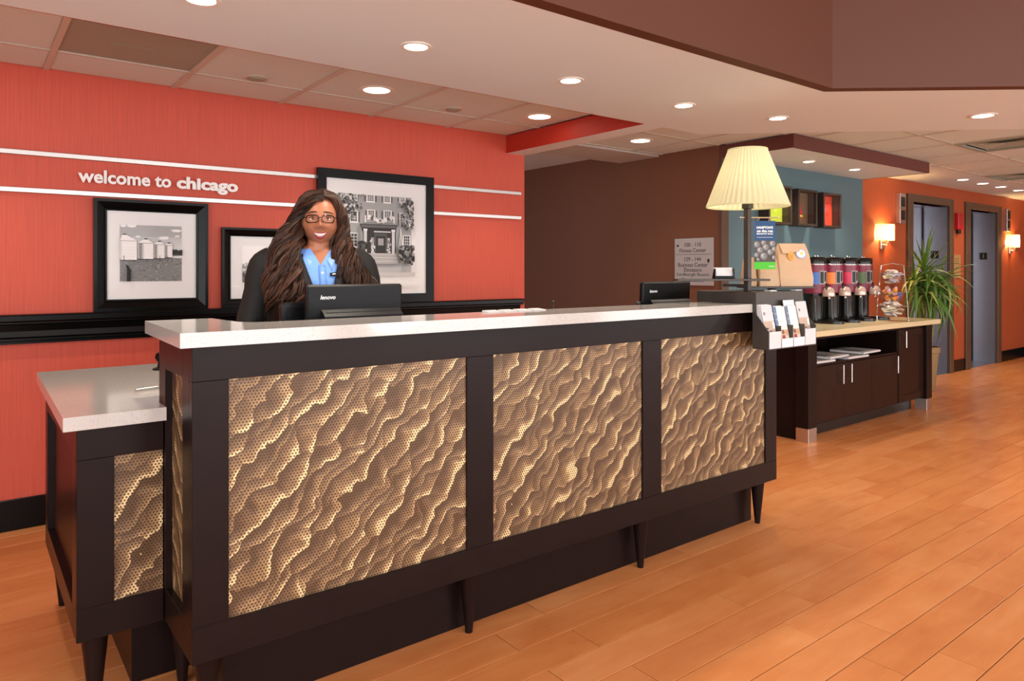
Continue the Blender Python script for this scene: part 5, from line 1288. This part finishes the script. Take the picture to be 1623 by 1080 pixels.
for sh, el, wr, s in ((shR, elR, wrR, -1), (shL, elL, wrL, 1)):
    top = (sh[0] - s * .05, sh[1], sh[2] + .018)
    p = catmull([top, (sh[0] + s * .012, sh[1], sh[2] - .02), ((sh[0] + el[0]) / 2 + s * .004, sh[1], (sh[2] + el[2]) / 2), el, ((el[0] + wr[0]) / 2, (el[1] + wr[1]) / 2, (el[2] + wr[2]) / 2 - .005), (wr[0] + (wr[0] - el[0]) * .02, wr[1], wr[2])], 30)
    rad = [min(.062, .044 + .006 * k) if k < 5 else .064 - .0007 * (k - 5) - (.0012 * math.sin(k * 1.9)) for k in range(31)]
    jk.tube(p, rad, 20)
jo = jk.build('jacket', M['jacket'], pr, True, False, 60)
sol = jo.modifiers.new('thick', 'SOLIDIFY'); sol.thickness = .003; sol.offset = 1
# lapels
def strip(rows, name, mat, par):
    v = []; f = []; n = len(rows[0])
    for r in rows: v += [tuple(p) for p in r]
    for i in range(len(rows) - 1):
        for k in range(n - 1): f.append((i * n + k, i * n + k + 1, (i + 1) * n + k + 1, (i + 1) * n + k))
    o = MB().add(v, f).build(name, mat, par, True, False, 60); m_ = o.modifiers.new('t', 'SOLIDIFY'); m_.thickness = .003; m_.offset = 1; return o
for s in (-1, 1):
    rows = []
    for k in range(17):
        u = k / 16; z = 1.105 + u * .268; xc = VC * (1.385 - z) / .285 + .004
        wdt = .012 + .055 * min(1, u * 1.5) if u < .72 else (.067 - (u - .72) * .10)
        if .66 < u < .72: wdt -= .016
        e0 = xc + s * vhalf(z); rows.append([torso_front(e0 + s * wdt * q, z, .010 + .006 * math.sin(q * PI)) for q in (0, .33, .66, 1)])
    strip(rows, 'lapel', M['jacket'], jo)
# shirt collar, placket, buttons, name tag
for s in (-1, 1):
    rows = []
    for k in range(13):
        u = k / 12; a = -PI / 2 + s * (.34 + u * 1.75); fr_ = (1 - u) ** 2
        cx, cy, r0 = .006, .014, .062
        top = Vector((cx + (r0 - .004) * math.cos(a), cy + (r0 - .002) * math.sin(a) - .020 * fr_, 1.398 - .050 * fr_))
        low = Vector((cx + (r0 + .026) * math.cos(a) + s * .016 * fr_, cy + (r0 + .026) * math.sin(a) - .036 * fr_, 1.398 - .050 * fr_ - .040 - .020 * fr_))
        mid = (top + low) / 2 + Vector((math.cos(a), math.sin(a), .3)) * .012
        rows.append([top, mid, low])
    strip(rows, 'collar', collar_m, shirt_o)
rows = [[torso_front(.010 + .018 * (1.36 - z) / .26 + q * .012, z, -.0015) for q in (-1, 1)] for z in [1.316 - .018 * k for k in range(13)]]
strip(rows, 'placket', M['shirt'], shirt_o)
for z in (1.285, 1.23, 1.175):
    p = torso_front(.010 + .018 * (1.36 - z) / .26, z, .003); MB().ball(p, (.0055, .002, .0055), 12, 8).build('button', M['lettering'], shirt_o, True, False)
p = torso_front(.074, 1.282, .003)
nb = MB().box(-.032, .032, -.002, .002, -.007, .007, .001).xf(Matrix.Translation(p) @ Matrix.Rotation(.34, 4, 'Z') @ Matrix.Rotation(-.12, 4, 'Y')).build('name_badge', M['trimblk'], pr, False, False); nb['label'] = 'dark narrow name badge on the shirt'
MB().box(-.022, .016, -.0026, -.002, -.002, .003).xf(Matrix.Translation(p) @ Matrix.Rotation(.34, 4, 'Z') @ Matrix.Rotation(-.12, 4, 'Y')).build('badge_print', M['lettering'], nb, False, False)
# face parts (local to the person; placed on the face surface)
def fp(x, z, off): return Vector((HC.x + x, HC.y + face_y(x, z) - off, HC.z + z))
for s in (-1, 1):
    ey = fp(s * .030, -.003, 0); c = ey + Vector((0, .0085, 0))
    eb = MB().ball(c, .0125, 18, 12).build('eye', M['eyewhite'], pr, True, False)
    dirv = Vector((0, -1, 0))
    MB().ball(c + Vector((0, -.0098, .0002)), (.0064, .0034, .0064), 14, 8).build('iris', M['iris'], eb, True, False)
    pts = [c + Vector((.0135 * math.cos(PI * k / 10), -.0095 - .0042 * math.sin(PI * k / 10), .0055 * math.sin(PI * k / 10) + .0004)) for k in range(11)]
    MB().tube(pts, [.0008] + [.0013] * 9 + [.0008], 6).build('lashes', M['brow'], eb, True, False)
    # lids in skin tone
    lid = MB(); v = []; f = []
    for i in range(5):
        for k in range(13):
            a = PI * k / 12; e = .16 + .32 * i
            v.append(c + Vector((.0137 * math.cos(a), -.0131 * math.cos(e) * math.sin(a) ** .5 * (1 if 0 < k < 12 else 0), .0131 * math.sin(e) * math.sin(a))))
    for i in range(4):
        for k in range(12): f.append((i * 13 + k, i * 13 + k + 1, (i + 1) * 13 + k + 1, (i + 1) * 13 + k))
    lid.add(v, f).build('eyelid', skin_m, eb, True, False)
    pts = [fp(s * (.013 + .040 * k / 10), .0205 + .0045 * math.sin(PI * (.15 + .8 * k / 10)) - .005 * (k / 10), .0004) for k in range(11)]
    MB().tube(pts, [.0016, .0026, .0029, .003, .0029, .0027, .0024, .002, .0017, .0013, .0008], 6).build('eyebrow', M['brow'], pr, True, False)
    MB().ball(fp(s * .007, -.0405, -.001), (.0026, .002, .0013), 10, 6).build('nostril', M['brow'], pr, True, False)
def band(zt, zb, xm, off, name, mat, n=20, bulge=.003, par=None):
    v = []; f = []; R = 5
    for k in range(n + 1):
        x = -xm + 2 * xm * k / n; q = x / xm; a, b_ = zt(q), zb(q)
        for i in range(R + 1):
            u = i / R; z = a * (1 - u) + b_ * u; v.append(fp(x, z, off + bulge * math.sin(PI * u) * (1 - q * q) ** .5 if abs(q) < 1 else off))
    for k in range(n):
        for i in range(R): f.append((k * (R + 1) + i, k * (R + 1) + i + 1, (k + 1) * (R + 1) + i + 1, (k + 1) * (R + 1) + i))
    return MB().add(v, f).build(name, mat, par or pr, True, False, 80)
t0 = lambda q: -.0655 + .0055 * q * q; t1 = lambda q: -.0755 + .0155 * q * q
lips = band(lambda q: -.0600 + .003 * q * q - .0015 * math.exp(-(q / .15) ** 2) , t0, .0285, .0010, 'lips', M['lip'], bulge=.0030)
band(t1, lambda q: -.0895 + .0295 * q * q, .0285, .0010, 'lower_lip', M['lip'], bulge=.0055, par=lips)
band(t0, t1, .0262, .0009, 'teeth', M['tooth'], bulge=.0008)
# glasses
gl = MB(); ZG = -.006
def lens_outline(s):
    cx, hw, hh = s * .0315, .0245, .0150; pts = []
    for k in range(24):
        a = 2 * PI * k / 24; c, si = math.cos(a), math.sin(a)
        x = cx + hw * math.copysign(abs(c) ** .55, c); z = ZG + hh * math.copysign(abs(si) ** .6, si)
        pts.append(Vector((HC.x + x, HC.y - .1085 + .9 * x * x / .09, HC.z + z)))
    return pts
gla = None
for s in (-1, 1):
    lo = lens_outline(s); gl.tube(lo + [lo[0], lo[1]], .0021, 6)
gl.tube([Vector((HC.x - .0085, HC.y - .1085, HC.z + ZG + .003)), Vector((HC.x, HC.y - .111, HC.z + ZG + .006)), Vector((HC.x + .0085, HC.y - .1085, HC.z + ZG + .003))], .0016, 6)
for s in (-1, 1):
    gl.tube(catmull([Vector((HC.x + s * .055, HC.y - .080, HC.z + ZG + .006)), Vector((HC.x + s * .070, HC.y - .066, HC.z + ZG + .007)), Vector((HC.x + s * .080, HC.y, HC.z + ZG + .008)), Vector((HC.x + s * .079, HC.y + .02, HC.z + ZG - .008))], 12), .0030, 6, flat=.6)
gla = gl.build('glasses', M['specs'], pr, True, False)
for s in (-1, 1):
    lo = lens_outline(s); MB().add([tuple(p) for p in lo], [tuple(range(24))]).build('lens', M['picglass'], gla, False, False)
# hair
hair_m, nt, b = newmat('dark_wavy_hair'); ge = N(nt, 'ShaderNodeNewGeometry'); cr = N(nt, 'ShaderNodeValToRGB')
cr.color_ramp.elements[0].color = lin((20, 12, 9)); cr.color_ramp.elements[1].color = lin((78, 46, 30)); L(nt, ge.outputs['Random Per Island'], cr.inputs[0]); L(nt, cr.outputs[0], b.inputs['Base Color'])
b.inputs['Roughness'].default_value = .5; b.inputs['Specular IOR Level'].default_value = .28
ha = MB(); hr = random.Random(4)
# cap over crown and back
v = []; f = []; idx = {}
for i in range(NV + 1):
    t = PI * i / NV
    for k in range(NU):
        a = 2 * PI * k / NU; dx, dy, dz = math.sin(t) * math.sin(a), -math.sin(t) * math.cos(a), math.cos(t)
        v.append(HC + Vector((HRX * 1.10 * dx, HRY * 1.08 * dy + .004, HRZ * 1.09 * dz + .002)))
        idx[(i, k)] = (dx, dy, dz)
for i in range(NV):
    for k in range(NU):
        dx, dy, dz = idx[(i, k)]
        part = .10; hl = .70 + .10 * (dx - part) ** 2 if dx > part - .2 else .70
        if dy < -.18 and dz < .70 - (.9 * max(0, abs(dx - .05) - .42)) : continue
        f.append((i * NU + k, i * NU + (k + 1) % NU, (i + 1) * NU + (k + 1) % NU, (i + 1) * NU + k))
ha.add(v, f)
def lock(ctrl, r, wave, turns, ph, n=34):
    base = catmull(ctrl, n); fr = []
    for i, p in enumerate(base):
        t = (base[min(i + 1, n)] - base[max(i - 1, 0)]).normalized()
        a = t.cross(Vector((0, 1, .2))); a.normalize(); fr.append((a, t.cross(a)))
    for q in range(7):
        oa, orad, pj = hr.uniform(0, 6.28), r * hr.uniform(.35, 1.0), hr.uniform(-.35, .35); pts = []; rad = []; cut = hr.uniform(.9, 1.0)
        for i, p in enumerate(base):
            u = i / n; a, b_ = fr[i]; am = wave * min(1, max(0, (u - .15) / .4)); th = ph + pj * u + turns * 2 * PI * u
            sp = orad * (.5 + .5 * min(1, u * 5)) * (1 - .35 * u)
            pts.append(p + a * (am * math.cos(th) + sp * math.cos(oa + th * .5)) + b_ * (am * .8 * math.sin(th) + sp * math.sin(oa + th * .5)))
            rad.append(.0046 * (1 if u < .8 else max(.1, (1 - u) / .2)))
        ha.tube(pts, rad, 5)
def U(a, b_): return hr.uniform(a, b_)
def sc(dx, dy, dz, k=1.10): 
    n_ = math.sqrt(dx * dx + dy * dy + dz * dz); return HC + Vector((HRX * k * dx / n_, HRY * k * dy / n_ + .003, HRZ * k * dz / n_))
PXH = .14                                                 # parting, towards her left
# her right (picture left): swept fringe and long front curtain
for k in range(64):
    y0 = U(-.88, .5); st = sc(PXH + U(-.06, .03), y0, .95 if y0 > -.6 else .72, 1.11)
    if y0 < -.5:                                          # fringe sweeping across the forehead
        m1 = sc(-.35 + U(-.08, .1), -.82, .60 + U(-.05, .08), 1.13); m2 = sc(-.86, -.50, .10 + U(-.12, .15), 1.16)
    else:
        m1 = sc(-.62, y0 * .7, .70, 1.14); m2 = sc(-.98, y0 * .5 - .15, .05 + U(-.1, .1), 1.17)
    xo = U(-.175, -.075); yo = U(-.10, .02)
    m3 = Vector((xo * .55 - .045 + U(-.015, .01), yo * .5 - .012, 1.43 + U(-.02, .02)))
    zt_ = U(1.07, 1.22)
    m4 = Vector((xo - .012, -.085 + yo * .35 + U(-.02, .02), 1.31 + U(-.02, .02)))
    m5 = Vector((xo + U(-.03, .03), -.150 + U(-.022, .01), 1.20)); m6 = Vector((xo + U(-.03, .035), -.155 + U(-.015, .01), zt_))
    lock([st, m1, m2, m3, m4, m5, m6], U(.009, .015), U(.016, .028), U(3.0, 4.4), U(0, 6.28))
# her left (picture right)
for k in range(52):
    y0 = U(-.75, .5); st = sc(PXH + U(-.02, .05), y0, .95 if y0 > -.5 else .80, 1.11)
    m1 = sc(.66, y0 * .75 - .05, .66, 1.14); m2 = sc(.98, y0 * .45 - .22, .02 + U(-.1, .1), 1.15)
    xo = U(.075, .150)
    m3 = Vector((.085 + (xo - .075) * .35 + U(-.008, .012), -.02 + U(-.03, .03), 1.42 + U(-.02, .02)))
    m4 = Vector((xo * .9 + .012, -.085 + U(-.02, .02), 1.325 + U(-.015, .015)))
    m5 = Vector((xo + .045 + U(-.02, .02), -.120 + U(-.02, .01), 1.245)); m6 = Vector((xo + .06 + U(-.02, .03), -.125 + U(-.02, .01), U(1.16, 1.22)))
    lock([st, m1, m2, m3, m4, m5, m6], U(.009, .014), U(.014, .024), U(3.0, 4.4), U(0, 6.28))
# back
for k in range(46):
    a = U(-1.25, 1.25); st = sc(math.sin(a) * .4 + .05, .25, .95, 1.10); m1 = sc(math.sin(a) * .8, math.cos(a) * .8, .45, 1.13)
    m2 = sc(math.sin(a), math.cos(a), -.3, 1.16); m3 = Vector((math.sin(a) * .12, .06 + math.cos(a) * .055, 1.38)); m4 = Vector((math.sin(a) * .15, .09 + math.cos(a) * .045, U(1.16, 1.26)))
    lock([st, m1, m2, m3, m4], U(.009, .013), U(.006, .013), U(2.5, 4), U(0, 6.28), 26)
ha.build('hair', hair_m, pr, True, False, 70)
# a slight tilt of the head is left to the pose: chin towards the camera
